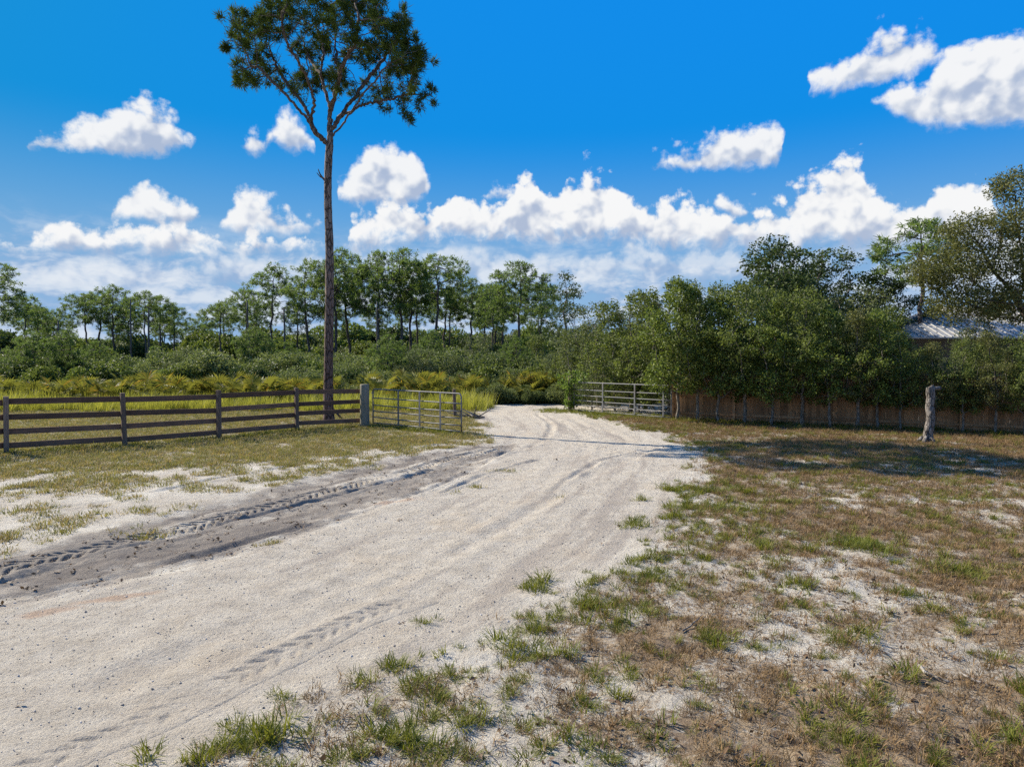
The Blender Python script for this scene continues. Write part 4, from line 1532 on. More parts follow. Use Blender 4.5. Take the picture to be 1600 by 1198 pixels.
def wood_pines():
    r = np.random.default_rng(12)
    # place in the photo, top of the crown, depth, shape, width factor
    left = [(-4, 414, 70, 0, 1.15), (34, 466, 92, 1, 1.0), (58, 474, 100, 4, 1.0), (88, 486, 104, 1, 1.1), (132, 458, 92, 2, 1.0), (158, 452, 95, 1, 1.1), (182, 448, 92, 3, 1.1), (228, 455, 88, 2, 0.9),
            (250, 463, 92, 6, 1.0), (272, 476, 98, 4, 1.0), (316, 506, 130, 1, 1.0), (349, 471, 88, 6, 0.9), (384, 446, 84, 4, 1.0)]
    mid = [(428, 415, 80, 1, 0.95), (484, 408, 76, 3, 0.95), (523, 392, 74, 0, 1.0), (549, 398, 78, 3, 1.0), (591, 396, 72, 5, 0.75), (626, 391, 70, 3, 1.0), (645, 408, 74, 1, 0.9),
           (681, 398, 70, 2, 1.05), (703, 452, 76, 6, 1.0), (733, 436, 74, 1, 1.0), (808, 412, 62, 5, 1.05), (770, 446, 78, 0, 0.9)]
    for lst, where in ((left, 'left of the tall lone pine'), (mid, 'right of the tall lone pine')):
        k = 0
        if where[0] == 'r':
            a = [t for t in lst if t[0] < 514]
            b = [t for t in lst if t[0] >= 514]
            seq = [(t, '%s far pine to the left of the tall lone pine' % NTH[len(a) - 1 - i]) for i, t in enumerate(sorted(a))]
            seq += [(t, '%s far pine to the right of the tall lone pine' % NTH[i]) for i, t in enumerate(sorted(b))]
        else:
            seq = [(t, '%s far pine counted from left edge of the tree line' % NTH[i]) for i, t in enumerate(sorted(lst))]
        for (x, y, d, sh, wf), lab in seq:
            p = at(x, y, d)
            sc = p[2] / 13.9
            PINES[sh].place('pine_tree', (p[0], d, -0.1), (sc * wf * 1.05, sc * wf * 1.05, sc), r.random() * 6.28, lab, 'tree', 'pines of the far tree line')
    # further pines filling the wood, not to be told apart
    for k in range(20):
        if k < 7:
            x, d, y = 20 + 300 * r.random(), 100 + 15 * r.random(), 480 + 22 * r.random()
        else:
            x, d, y = 340 + 560 * r.random() ** 0.9, 78 + 16 * r.random(), 440 + 45 * r.random()
        p = at(x, y, d)
        sc = p[2] / 13.9
        side = 'left of' if x < 514 else 'right of'
        PINES[int(r.integers(7))].place('pine_tree', (p[0], d, -0.1), (sc * 1.15, sc * 1.15, sc), r.random() * 6.28, 'smaller pine half hidden in the far wood %s the tall lone pine' % side, 'tree', 'smaller pines %s the tall lone pine' % side)
    # young pines standing in the scrub
    for k in range(16):
        x, d = (10 + 480 * r.random() if k < 9 else 530 + 330 * r.random()), 44 + 20 * r.random()
        y = 552 - 38 * r.random()
        p = at(x, y, d)
        sc = p[2] / 13.9
        side = 'left of' if x < 514 else 'right of'
        PINES[(0, 3, 5)[k % 3]].place('pine_tree', (p[0], d, -0.35 * p[2]), (sc * 1.3, sc * 1.3, sc * 1.35), r.random() * 6.28, 'young bushy pine in the scrub %s the tall lone pine' % side, 'tree', 'young pines in the scrub %s the tall lone pine' % side)
    # snags: dead standing trunks
    for i, (x, y, d, lean) in enumerate([(92, 500, 62, 0.01), (203, 466, 80, -0.01), (232, 482, 62, 0.0), (388, 468, 60, 0.012), (444, 480, 62, -0.015), (590, 470, 58, 0.0)]):
        p = at(x, y, d)
        o = empty('dead_pine', (p[0], d, -0.1))
        tag(o, ['grey dead trunk nearest the left edge of the wood', 'grey dead trunk beside the dark pine clump at left', 'grey dead trunk second left of the gap in the pines',
                'slim grey dead trunk just right of the gap in the pines', 'grey dead trunk left of the tall lone pine', 'grey dead trunk seen above the round gate post'][i], 'dead tree', 'dead trunks in the wood')
        t = np.linspace(0, 1, 9)
        rr = np.random.default_rng(i)
        pts = np.column_stack((np.cumsum(rr.normal(size=9)) * 0.03, np.cumsum(rr.normal(size=9)) * 0.03, t * p[2]))
        MB().tube(pts, np.interp(t, (0, 1), (0.14, 0.06)), 8, True, 0.15, i).build('trunk', M['snag'], o, True)
        for k in range(4):
            h = 0.45 + 0.5 * rr.random()
            a = rr.random() * 6.28
            q = np.array((np.interp(h, t, pts[:, 0]), np.interp(h, t, pts[:, 1]), h * p[2]))
            e = np.array((math.cos(a), math.sin(a), 0.3))
            MB().tube([q, q + e * 0.4, q + e * (0.7 + rr.random() * 0.6) + (0, 0, 0.1)], (0.04, 0.028, 0.010), 5).build('branch_stub', M['snag'], o, True)


wood_pines()

# ------------------------------------------------------------------ young oaks of the hedge and big trees behind
OAKS = [make_broadleaf(201, 5, 0.9, [(0, 0, 1.75, 1.15, 1.1, 0.75), (0.5, 0.2, 2.6, 1.0, 1.0, 0.9), (-0.5, -0.2, 3.0, 1.0, 1.0, 0.9), (0.1, 0, 4.1, 0.8, 0.8, 0.85)], 'oak_leaf', 0.075, 42, 0.27, 0.055),
        make_broadleaf(202, 5, 0.8, [(0.1, 0, 1.6, 1.2, 1.15, 0.75), (-0.4, 0.2, 2.6, 1.1, 1.1, 0.95), (0.5, -0.1, 3.3, 1.0, 0.9, 0.9), (0, 0.1, 4.3, 0.6, 0.6, 0.7)], 'oak_fresh', 0.085, 38, 0.26, 0.05),
        make_broadleaf(203, 5, 1.0, [(0, 0, 1.9, 1.2, 1.2, 0.75), (0.2, 0.4, 2.9, 1.2, 1.1, 0.9), (-0.3, -0.3, 3.7, 1.0, 1.0, 0.9), (0.3, 0, 4.6, 0.55, 0.55, 0.55)], 'oak_olive', 0.07, 44, 0.28, 0.06)]
BULGE = make_broadleaf(204, 5.6, 0.5, [(0, 0, 1.5, 1.5, 1.4, 1.0), (-0.9, 0, 2.3, 1.2, 1.2, 1.0), (0.8, 0.2, 2.6, 1.3, 1.2, 1.0), (0, 0, 3.6, 1.4, 1.3, 1.0), (0.5, 0, 4.7, 0.8, 0.8, 0.8), (-0.9, -0.2, 4.3, 0.5, 0.5, 0.6)], 'oak_leaf', 0.082, 38, 0.26, 0.075, droop=0.55, natt=30)
SHRUBBY = make_broadleaf(205, 4.6, 0.5, [(0, 0, 1.2, 1.3, 1.2, 0.9), (-0.6, 0, 2.1, 1.1, 1.0, 0.9), (0.6, 0, 2.4, 1.0, 1.0, 0.9), (0, 0, 3.4, 0.9, 0.9, 0.9)], 'oak_grey', 0.066, 42, 0.26, 0.06, natt=30)
BIGOAK = [make_broadleaf(206, 9, 2.6, [(0, 0, 4.2, 2.6, 2.4, 1.2), (-1.2, 0.3, 5.8, 1.9, 1.8, 1.3), (1.3, 0, 5.9, 1.9, 1.8, 1.2), (0.2, 0.2, 7.4, 1.5, 1.5, 1.1), (-0.4, 0, 8.4, 0.7, 0.7, 0.6)], 'oak_dark', 0.13, 28, 0.40, 0.20, step=0.40, natt=48),
          make_broadleaf(207, 9, 2.6, [(0, 0, 4.6, 2.4, 2.2, 1.3), (-1.5, 0.3, 6.3, 1.4, 1.4, 1.0), (1.2, 0, 6.5, 1.7, 1.6, 1.0), (0.1, 0.2, 7.8, 1.2, 1.2, 0.9), (1.9, 0, 4.9, 1.2, 1.2, 0.9)], 'oak_dark', 0.12, 28, 0.40, 0.20, step=0.40, natt=48)]
FEATHER = make_broadleaf(208, 10, 2.6, [(-3.2, 0, 5.0, 1.7, 1.5, 0.8), (-4.2, 0.2, 6.4, 1.5, 1.4, 0.8), (-2.0, 0, 6.6, 1.9, 1.6, 1.0), (-2.9, 0.2, 8.0, 1.5, 1.3, 0.8), (-0.6, 0, 8.6, 1.7, 1.5, 0.9), (0.6, 0, 7.0, 1.9, 1.6, 1.2), (-1.2, 0, 9.9, 1.2, 1.1, 0.7), (0.8, 0, 9.4, 1.4, 1.3, 0.8), (-1.0, 0, 5.0, 1.8, 1.8, 0.9)],
                          'oak_olive', 0.09, 60, 0.46, 0.20, 'far_bark', step=0.36, natt=62)
LEAFY = make_broadleaf(209, 8, 2.2, [(0, 0, 4.0, 1.7, 1.7, 1.2), (-0.9, 0, 5.4, 0.9, 0.9, 0.6), (1.0, 0, 5.6, 1.0, 1.0, 0.6), (0, 0, 6.8, 0.9, 0.9, 0.6), (1.7, 0, 6.7, 0.7, 0.7, 0.4), (-0.3, 0, 7.7, 0.5, 0.5, 0.3)], 'oak_dark', 0.12, 20, 0.36, 0.14, step=0.40, natt=26)


def hedge():
    r = np.random.default_rng(21)
    xs = [1060, 1089, 1121, 1163, 1207, 1255, 1297, 1339, 1372, 1408, 1458, 1505, 1556, 1604]
    tops = [438, 446, 462, 440, 470, 448, 480, 490, 486, 520, 540, 530, 524, 518]
    kinds = [1, 0, 1, 0, 1, 0, 1, 2, 1, 0, 2, 0, 2, 0]
    for i, (x, t, k) in enumerate(zip(xs, tops, kinds)):
        d0 = ray(x, 600)
        # foot of the trunk: on the sight line, 0.45 m before the plank fence
        A = PF_A - PF_N * (0.40 + 0.18 * r.random())
        # solve s*d0 = A + u*PF_U
        s_ = np.linalg.solve(np.array(((d0[0], -PF_U[0]), (d0[1], -PF_U[1]))), A)[0]
        X, Y = d0[0] * s_, d0[1] * s_
        h = at(x, t, Y)[2]
        sc = h / 4.95
        o = OAKS[k].place('oak_tree', (X, Y, float(ground_z([(X, Y)])[0]) - 0.03), (sc * 1.02, sc * 1.02, sc), r.random() * 6.28,
                          '%s young oak trunk counted rightward from the right gate along the plank fence' % NTH[i], 'tree', 'young oaks along the plank fence')
    for (x, t, d, kd, name, lab, sx) in (
            (1046, 424, 29.2, BULGE, 'oak_tree', 'bulging leafy oak drooping over the right gate', 1.0),
            (985, 446, 31.6, BULGE, 'oak_tree', 'drooping oak over the middle of the right gate', 1.1),
            (938, 466, 36.0, SHRUBBY, 'oak_tree', 'olive leafed bushy oak left of the hedge behind the right gate', 1.3),
            (912, 496, 38.5, BULGE, 'oak_tree', 'low spreading oak at the far left end of the hedge', 1.1),
            (1112, 432, 29.5, BULGE, 'oak_tree', 'leafy oak rising just behind the left end of the plank fence', 0.95),
            (1180, 442, 29.0, SHRUBBY, 'oak_tree', 'light green oak behind the plank fence left of the dark oaks', 1.1),
            (1245, 452, 27.5, SHRUBBY, 'oak_tree', 'light green oak behind the plank fence below the dark oaks', 1.1),
            (1310, 480, 26.5, SHRUBBY, 'oak_tree', 'grey green oak behind the plank fence left of the house', 1.1),
            (1206, 364, 36.0, BIGOAK[0], 'oak_tree', 'tallest dark oak rising above the hedge', 1.15),
            (1296, 384, 37.0, BIGOAK[1], 'oak_tree', 'broad dark oak right of the tallest dark oak', 1.25),
            (1262, 410, 42.0, BIGOAK[0], 'oak_tree', 'dark oak between and behind the two tall dark oaks', 1.0),
            (1395, 428, 36.0, BIGOAK[1], 'oak_tree', 'dark green oak left of the house roof', 1.0),
            (1640, 262, 27.0, FEATHER, 'oak_tree', 'tall olive feathery oak overhanging the house at right edge', 1.0),
            (1345, 440, 33.0, SHRUBBY, 'oak_tree', 'leafy oak filling the gap left of the house behind the fence', 1.2),
            (1378, 470, 27.0, BULGE, 'oak_tree', 'full oak behind the plank fence at the left corner of the house', 0.95),
            (1432, 536, 25.5, BULGE, 'oak_tree', 'low oak before the left end of the house roof', 1.15),
            (1490, 542, 24.5, SHRUBBY, 'oak_tree', 'low olive oak before the house behind the cut trunk', 1.3),
            (1545, 536, 23.6, BULGE, 'oak_tree', 'low oak before the house near the right edge', 1.1),
            (1612, 530, 23.0, SHRUBBY, 'oak_tree', 'low oak before the house cut by the right edge', 1.2),
            (1528, 462, 27.8, SHRUBBY, 'oak_tree', 'slim olive oak standing before the middle of the house roof', 0.62),
            (1010, 470, 33.5, SHRUBBY, 'oak_tree', 'olive oak behind the drooping oaks of the right gate', 1.1),
            (886, 424, 47.0, LEAFY, 'broadleaf_tree', 'dark open crowned tree behind the bend of the road', 1.0)):
        p = at(x, t, d)
        H = {id(BULGE): 5.5, id(SHRUBBY): 4.3, id(BIGOAK[0]): 9.0, id(BIGOAK[1]): 8.7, id(FEATHER): 10.6, id(LEAFY): 8.0}[id(kd)]
        sc = p[2] / H
        rz = 0.0 if kd in (FEATHER, BULGE) else r.random() * 6.28
        kd.place(name, (p[0], d, -0.04), (sc * sx, sc * sx, sc), rz, lab, 'tree', 'leafy trees on the right')
    # small pine between the dark oaks and the feathery oak
    p = at(1440, 352, 34.0)
    PINES[6].place('pine_tree', (p[0], 34.0, -0.1), (p[2] / 13.6 * 1.25, p[2] / 13.6 * 1.25, p[2] / 13.6), 1.0, 'small dark pine between the dark oaks and the feathery oak', 'tree')


hedge()


# vine grown post at the hinge of the right gate
def vine_post():
    base = RG_A + np.array((-0.18, 0.12, 0))
    round_post('gate_post', base, 1.6, 0.085, 'post of the right gate wrapped in bright green vine', M['fence_post'])
    r = np.random.default_rng(3)
    mb = MB()
    t = r.random(90)
    cen = np.column_stack((r.normal(size=90) * (0.10 + 0.28 * t) + 0.25 * t ** 2, r.normal(size=90) * (0.10 + 0.22 * t), 0.15 + t * 1.7))
    add_leaves(mb, cen, 14, 0.2, 0.10, r, 0.4, 0.2, 0.8)
    o = empty('vine', base)
    tag(o, 'bright green vine climbing the right gate post beside the road', 'vine')
    mb.build('leaves', M['vine_leaf'], o)
    st = MB()
    a = np.linspace(0, 14, 60)
    st.tube(np.column_stack((np.cos(a) * 0.095, np.sin(a) * 0.095, a / 14 * 1.6)), 0.010, 5)
    st.build('stem', M['oak_bark'], o, True)


vine_post()

# ------------------------------------------------------------------ scattering for what nobody could count
PROTO = bpy.data.collections.new('prototypes')


def proto_group(name, meshes):
    c = bpy.data.collections.new(name)
    for i, me in enumerate(meshes):
        o = bpy.data.objects.new('%s_%02d' % (name, i), me)
        c.objects.link(o)
    return c


def scatter(name, label, pts, scl, group, tilt=0.15, seed=0, n_kinds=1, sz=None):
    """one object of kind stuff: instances of a few shapes on points"""
    r = np.random.default_rng(seed)
    n = len(pts)
    me = bpy.data.meshes.new(name)
    me.vertices.add(n)
    me.vertices.foreach_set('co', np.asarray(pts, np.float32).ravel())
    rot = np.column_stack((r.normal(size=n) * tilt, r.normal(size=n) * tilt, r.random(n) * 6.283))
    a = me.attributes.new('rot', 'FLOAT_VECTOR', 'POINT'); a.data.foreach_set('vector', rot.astype(np.float32).ravel())
    s3 = np.repeat(np.asarray(scl, float)[:, None], 3, 1)
    if sz is not None:
        s3[:, 2] *= sz
    a = me.attributes.new('scl', 'FLOAT_VECTOR', 'POINT'); a.data.foreach_set('vector', s3.astype(np.float32).ravel())
    a = me.attributes.new('idx', 'INT', 'POINT'); a.data.foreach_set('value', r.integers(0, n_kinds, n).astype(np.int32))
    o = link(bpy.data.objects.new(name, me))
    tag(o, label, None, None, 'stuff')
    ng = bpy.data.node_groups.new(name + '_scatter', 'GeometryNodeTree')
    ng.interface.new_socket('Geometry', in_out='INPUT', socket_type='NodeSocketGeometry')
    ng.interface.new_socket('Geometry', in_out='OUTPUT', socket_type='NodeSocketGeometry')
    N = ng.nodes
    gi, go = N.new('NodeGroupInput'), N.new('NodeGroupOutput')
    ci = N.new('GeometryNodeCollectionInfo')
    ci.inputs['Collection'].default_value = group
    ci.inputs['Separate Children'].default_value = True
    ci.inputs['Reset Children'].default_value = True
    io = N.new('GeometryNodeInstanceOnPoints')
    io.inputs['Pick Instance'].default_value = True

    def na(nm, ty):
        d = N.new('GeometryNodeInputNamedAttribute')
        d.data_type = ty
        d.inputs['Name'].default_value = nm
        return d.outputs['Attribute']
    L = ng.links
    L.new(gi.outputs[0], io.inputs['Points'])
    L.new(ci.outputs[0], io.inputs['Instance'])
    L.new(na('idx', 'INT'), io.inputs['Instance Index'])
    L.new(na('rot', 'FLOAT_VECTOR'), io.inputs['Rotation'])
    L.new(na('scl', 'FLOAT_VECTOR'), io.inputs['Scale'])
    L.new(io.outputs[0], go.inputs[0])
    md = o.modifiers.new('scatter', 'NODES')
    md.node_group = ng
    return o


def blade_tuft(seed, n, length, width, spread, curl, lean=0.5, seg=3, jit=0.4):
    """tuft of bent grass blades"""
    r = np.random.default_rng(seed)
    mb = MB()
    for _ in range(n):
        a = r.random() * 6.283
        d = np.array((math.cos(a), math.sin(a), 0))
        s = np.array((-d[1], d[0], 0))
        b = d * spread * r.random() ** 0.7 + s * spread * 0.4 * r.normal()
        L = length * (1 - jit + 2 * jit * r.random())
        th = lean * (0.25 + 0.9 * r.random())
        c = curl * (0.4 + r.random())
        p = b + (0, 0, -0.01)
        V = []
        w = width * (0.7 + 0.6 * r.random())
        for k in range(seg + 1):
            t = k / seg
            ww = w * (1 - t) ** 0.6 * 0.5
            V += [p - s * ww, p + s * ww] if k < seg else [p]
            p = p + (d * math.sin(th) + np.array((0, 0, math.cos(th)))) * L / seg
            th = min(th + c / seg, 2.4)
        Q = [(2 * k, 2 * k + 1, 2 * k + 3, 2 * k + 2) for k in range(seg - 1)]
        mb.add(V, Q, [(2 * seg - 2, 2 * seg - 1, 2 * seg)])
    return mb


def bush_mesh(seed, n, size, mt, lumps=9, asp=0.6):
    r = np.random.default_rng(seed)
    mb = MB()
    c = ell_pts(lumps, (0, 0, 0.55), (0.75, 0.75, 0.38), r, 0.3)
    cen = np.concatenate([ell_pts(n // lumps, k, (0.36, 0.36, 0.28), r, 0.55) for k in c])
    cen[:, 2] = np.maximum(cen[:, 2], 0.02)
    add_leaves(mb, cen, 2, 0.05, size, r, 0.7, 0.0, asp)
    return mb.mesh('bush', mt)


# --- scrub between the grass and the pines, and the far dark wood
def wood_floor():
    r = np.random.default_rng(33)
    G1 = proto_group('scrub_bush', [bush_mesh(300 + i, 3200, 0.062, M['scrub_leaf'], 14) for i in range(5)])
    P, S = [], []
    while len(P) < 2100:
        d = 40 + 62 * r.random() ** 1.3
        x = (r.random() * 2 - 1) * 0.92 * d
        if x > 0.10 * d and d < 52:
            continue
        if x > 0.25 * d:
            continue
        if vnoise(np.array([x * 0.12]), np.array([d * 0.12]), 5)[0] < 0.28:
            continue
        big = 1.0 + 0.9 * r.random() ** 2
        P.append((x, d, -0.05))
        S.append(big * (0.85 + 0.009 * (d - 40)))
    for _ in range(240):                                    # low bushes among the palmettos
        d = 36.8 + 4.5 * r.random()
        x = (-0.85 + 0.93 * r.random()) * d
        P.append((x, d, -0.05)); S.append(0.45 + 0.55 * r.random())
    for _ in range(90):                                     # taller bushes standing out of the scrub
        d = 44 + 22 * r.random()
        x = (-0.85 + 0.95 * r.random()) * d
        P.append((x, d, -0.05)); S.append(1.7 + 0.9 * r.random())
    scatter('scrub', 'dense green scrub between the tall grass and the far pines', P, np.array(S), G1, 0.12, 1, 5, sz=1.15)
    # tree mass far behind, a wood that reads as one
    G2 = bpy.data.collections.new('far_tree')
    for i in range(5):
        me = bush_mesh(320 + i, 4200, 0.075, (M['oak_dark'], M['oak_fresh'], M['oak_leaf'], M['oak_grey'])[i % 4], 16)
        o = bpy.data.objects.new('far_tree_%d' % i, me)
        G2.objects.link(o)
    P, S = [], []

    def stand(n, d0, d1, x0, x1, s0, s1):
        for _ in range(n):
            d = d0 + (d1 - d0) * r.random()
            P.append(((x0 + (x1 - x0) * r.random()) * d, d, -0.3))
            S.append(s0 + (s1 - s0) * r.random() ** 1.4)
    stand(420, 100, 170, -1.0, 1.0, 3.4, 5.6)
    stand(120, 100, 140, -0.45, 0.2, 3.8, 6.0)
    stand(120, 86, 106, -0.44, 0.30, 2.2, 4.2)
    stand(60, 62, 84, -0.05, 0.30, 2.0, 3.8)
    stand(150, 41, 56, -0.86, 0.08, 0.8, 1.9)
    stand(110, 52, 70, -0.44, 0.14, 1.1, 2.0)
    stand(80, 92, 110, -0.9, -0.42, 2.4, 4.2)
    scatter('far_woods', 'dark mass of low trees behind the far pines', P, np.array(S), G2, 0.05, 2, 5, sz=1.25)


wood_floor()


# --- saw palmettos
def palmetto_kind(seed):
    r = np.random.default_rng(seed)
    fans = []
    for k in range(13):
        a = k * 2.4 + r.random()
        el = 0.35 + 0.75 * r.random()
        L = 0.55 + 0.55 * r.random()
        d = np.array((math.cos(a) * math.cos(el), math.sin(a) * math.cos(el), math.sin(el)))
        tip = d * L + (0, 0, 0.12)
        st = MB().tube([(0, 0, 0.05), d * L * 0.5 + (0, 0, 0.1), tip], (0.012, 0.010, 0.008), 4)
        s = np.array((-math.sin(a), math.cos(a), 0))
        up = np.cross(s, d)
        mb = MB()
        for t in np.linspace(-1.9, 1.9, 17):
            t += r.normal() * 0.03
            R = 0.52 * (0.8 + 0.3 * math.cos(t * 0.6)) * (0.9 + 0.2 * r.random())
            e = d * math.cos(t) + s * math.sin(t)
            q = np.cross(e, up)
            w = 0.026
            drp = np.array((0, 0, -0.10 - 0.12 * r.random())) * R
            mb.add([tip, tip + e * R * 0.5 + q * w + up * 0.02, tip + e * R + drp, tip + e * R * 0.5 - q * w - up * 0.02], [(0, 1, 2, 3)])
        fans.append((st.mesh('petiole', M['palmetto'], True), mb.mesh('fan', M['palmetto'])))
    return fans


def palmettos():
    r = np.random.default_rng(44)
    kinds = [palmetto_kind(400 + i) for i in range(4)]
    spots = []
    for x0, x1, y0, y1, n in ((30, 470, 34.6, 39.5, 46), (-220, 40, 34.8, 39.5, 10), (470, 680, 36, 40, 16), (690, 900, 38.6, 41.5, 22), (720, 880, 38.0, 39.0, 8)):
        for _ in range(n):
            d = y0 + (y1 - y0) * r.random()
            spots.append(((x0 + (x1 - x0) * r.random() - 800) / F * d, d))
    for i, (x, y) in enumerate(spots):
        o = empty('saw_palmetto', (x, y, -0.03), r.random() * 6.28)
        sc = 0.95 + 0.45 * r.random()
        o.scale = (sc, sc, sc * (0.9 + 0.25 * r.random()))
        px_ = 800 + x / y * F
        where = 'behind the board fence left of the tall lone pine' if px_ < 500 else ('behind the left gate right of the tall lone pine' if px_ < 685 else 'by the bend of the road')
        tag(o, 'yellow green saw palmetto ' + where, 'palmetto', 'saw palmettos ' + where)
        for st, fan in kinds[r.integers(4)]:
            f = link(bpy.data.objects.new('fan', fan), o)
            link(bpy.data.objects.new('petiole', st), f)


palmettos()


# --- single shrubs one can pick out before the wood
def shrubs():
    r = np.random.default_rng(55)
    for (x, t, d, sx, kd, lab) in (
            (655, 540, 43, 1.15, SHRUBBY, 'dark rounded shrub just right of the left gate post in the scrub'),
            (625, 568, 42, 0.9, SHRUBBY, 'low dark shrub seen above the left gate'),
            (705, 552, 44, 1.0, SHRUBBY, 'grey green shrub above the end of the left gate'),
            (745, 520, 48, 1.0, SHRUBBY, 'tall olive shrub left of the round crowned pine trunk'),
            (785, 548, 46, 1.0, SHRUBBY, 'mid green shrub under the round crowned pine'),
            (838, 520, 50, 1.0, BULGE, 'broad green shrub right of the round crowned pine trunk'),
            (868, 548, 42, 1.0, SHRUBBY, 'bright green shrub at the bend of the road'),
            (905, 520, 42, 1.0, BULGE, 'bushy shrub at the left end of the hedge'),
            (925, 566, 33.2, 1.0, SHRUBBY, 'low dark shrub behind the hinge end of the right gate'),
            (962, 560, 32.4, 1.0, SHRUBBY, 'low dark shrub behind the middle of the right gate'),
            (1000, 556, 31.0, 1.0, BULGE, 'low leafy shrub behind the right half of the right gate'),
            (1035, 552, 29.8, 1.0, SHRUBBY, 'low leafy shrub behind the free end of the right gate'),
            (290, 540, 50, 1.2, SHRUBBY, 'light green shrub standing out in the scrub at left'),
            (40, 522, 58, 1.3, BULGE, 'big dark green shrub near the left edge of the scrub')):
        p = at(x, t, d)
        H = 4.3 if kd is SHRUBBY else 5.5
        kd.place('shrub', (p[0], d, -0.25 * p[2] / H), (p[2] / H * sx * 1.15, p[2] / H * sx * 1.15, p[2] / H * 1.06), r.random() * 6.28, lab, 'shrub')


shrubs()


# --- grasses
def tuft_points(n, box, dens, seed):
    r = np.random.default_rng(seed)
    P = np.column_stack((box[0] + (box[1] - box[0]) * r.random(n), box[2] + (box[3] - box[2]) * r.random(n)))
    # only what the picture could see from about here
    P = P[np.abs(P[:, 0]) < P[:, 1] * 0.86 + 1.2]
    w = dens(P)
    P = P[r.random(len(P)) < w]
    return P, r


def with_z(P, dz=0.0):
    return np.column_stack((P, ground_z(P) + dz))


GREEN_SPOTS = [(410, 1130, .36), (450, 1092, .2), (690, 1030, .28), (560, 1085, .3), (640, 1085, .3), (940, 965, .75), (900, 905, .5), (870, 920, .3), (1000, 890, .4), (1100, 872, .22), (985, 822, .3),
               (1020, 870, .35), (1230, 905, .4), (1120, 800, 1.1), (1090, 770, 1.0), (1180, 850, .8), (1380, 760, .25), (470, 1190, .5), (600, 1175, .5), (720, 1120, .4), (330, 1195, .4), (1150, 1000, .5),
               (1080, 1010, .3), (1330, 1180, .5), (1480, 960, .5), (1550, 900, .6), (1350, 860, .7), (800, 1010, .4), (660, 970, .12), (715, 940, .1), (980, 820, .35), (1300, 1000, .5), (820, 1080, .4), (1240, 1100, .45)]
LEFT_SPOTS = [(10, 845, .35), (90, 835, .2), (185, 760, .5), (105, 760, .4), (30, 740, .5), (215, 800, .2), (345, 765, .15), (60, 800, .3), (150, 745, .5), (420, 745, .3), (220, 832, .25), (430, 850, .22), (600, 690, 1.0)]
TRACK_SPOTS = [(300, 800, .15), (270, 865, .2), (700, 770, .2), (880, 780, .1), (790, 735, .25), (745, 760, .15), (590, 730, .2), (615, 700, .5)]


def spot_field(P, spots):
    f = np.zeros(len(P))
    for x, y, rad in spots:
        c = np.array(gp(x, y))
        d = np.hypot(P[:, 0] - c[0], (P[:, 1] - c[1]))
        f = np.maximum(f, np.exp(-(d / rad) ** 2 * 1.2))
    return f


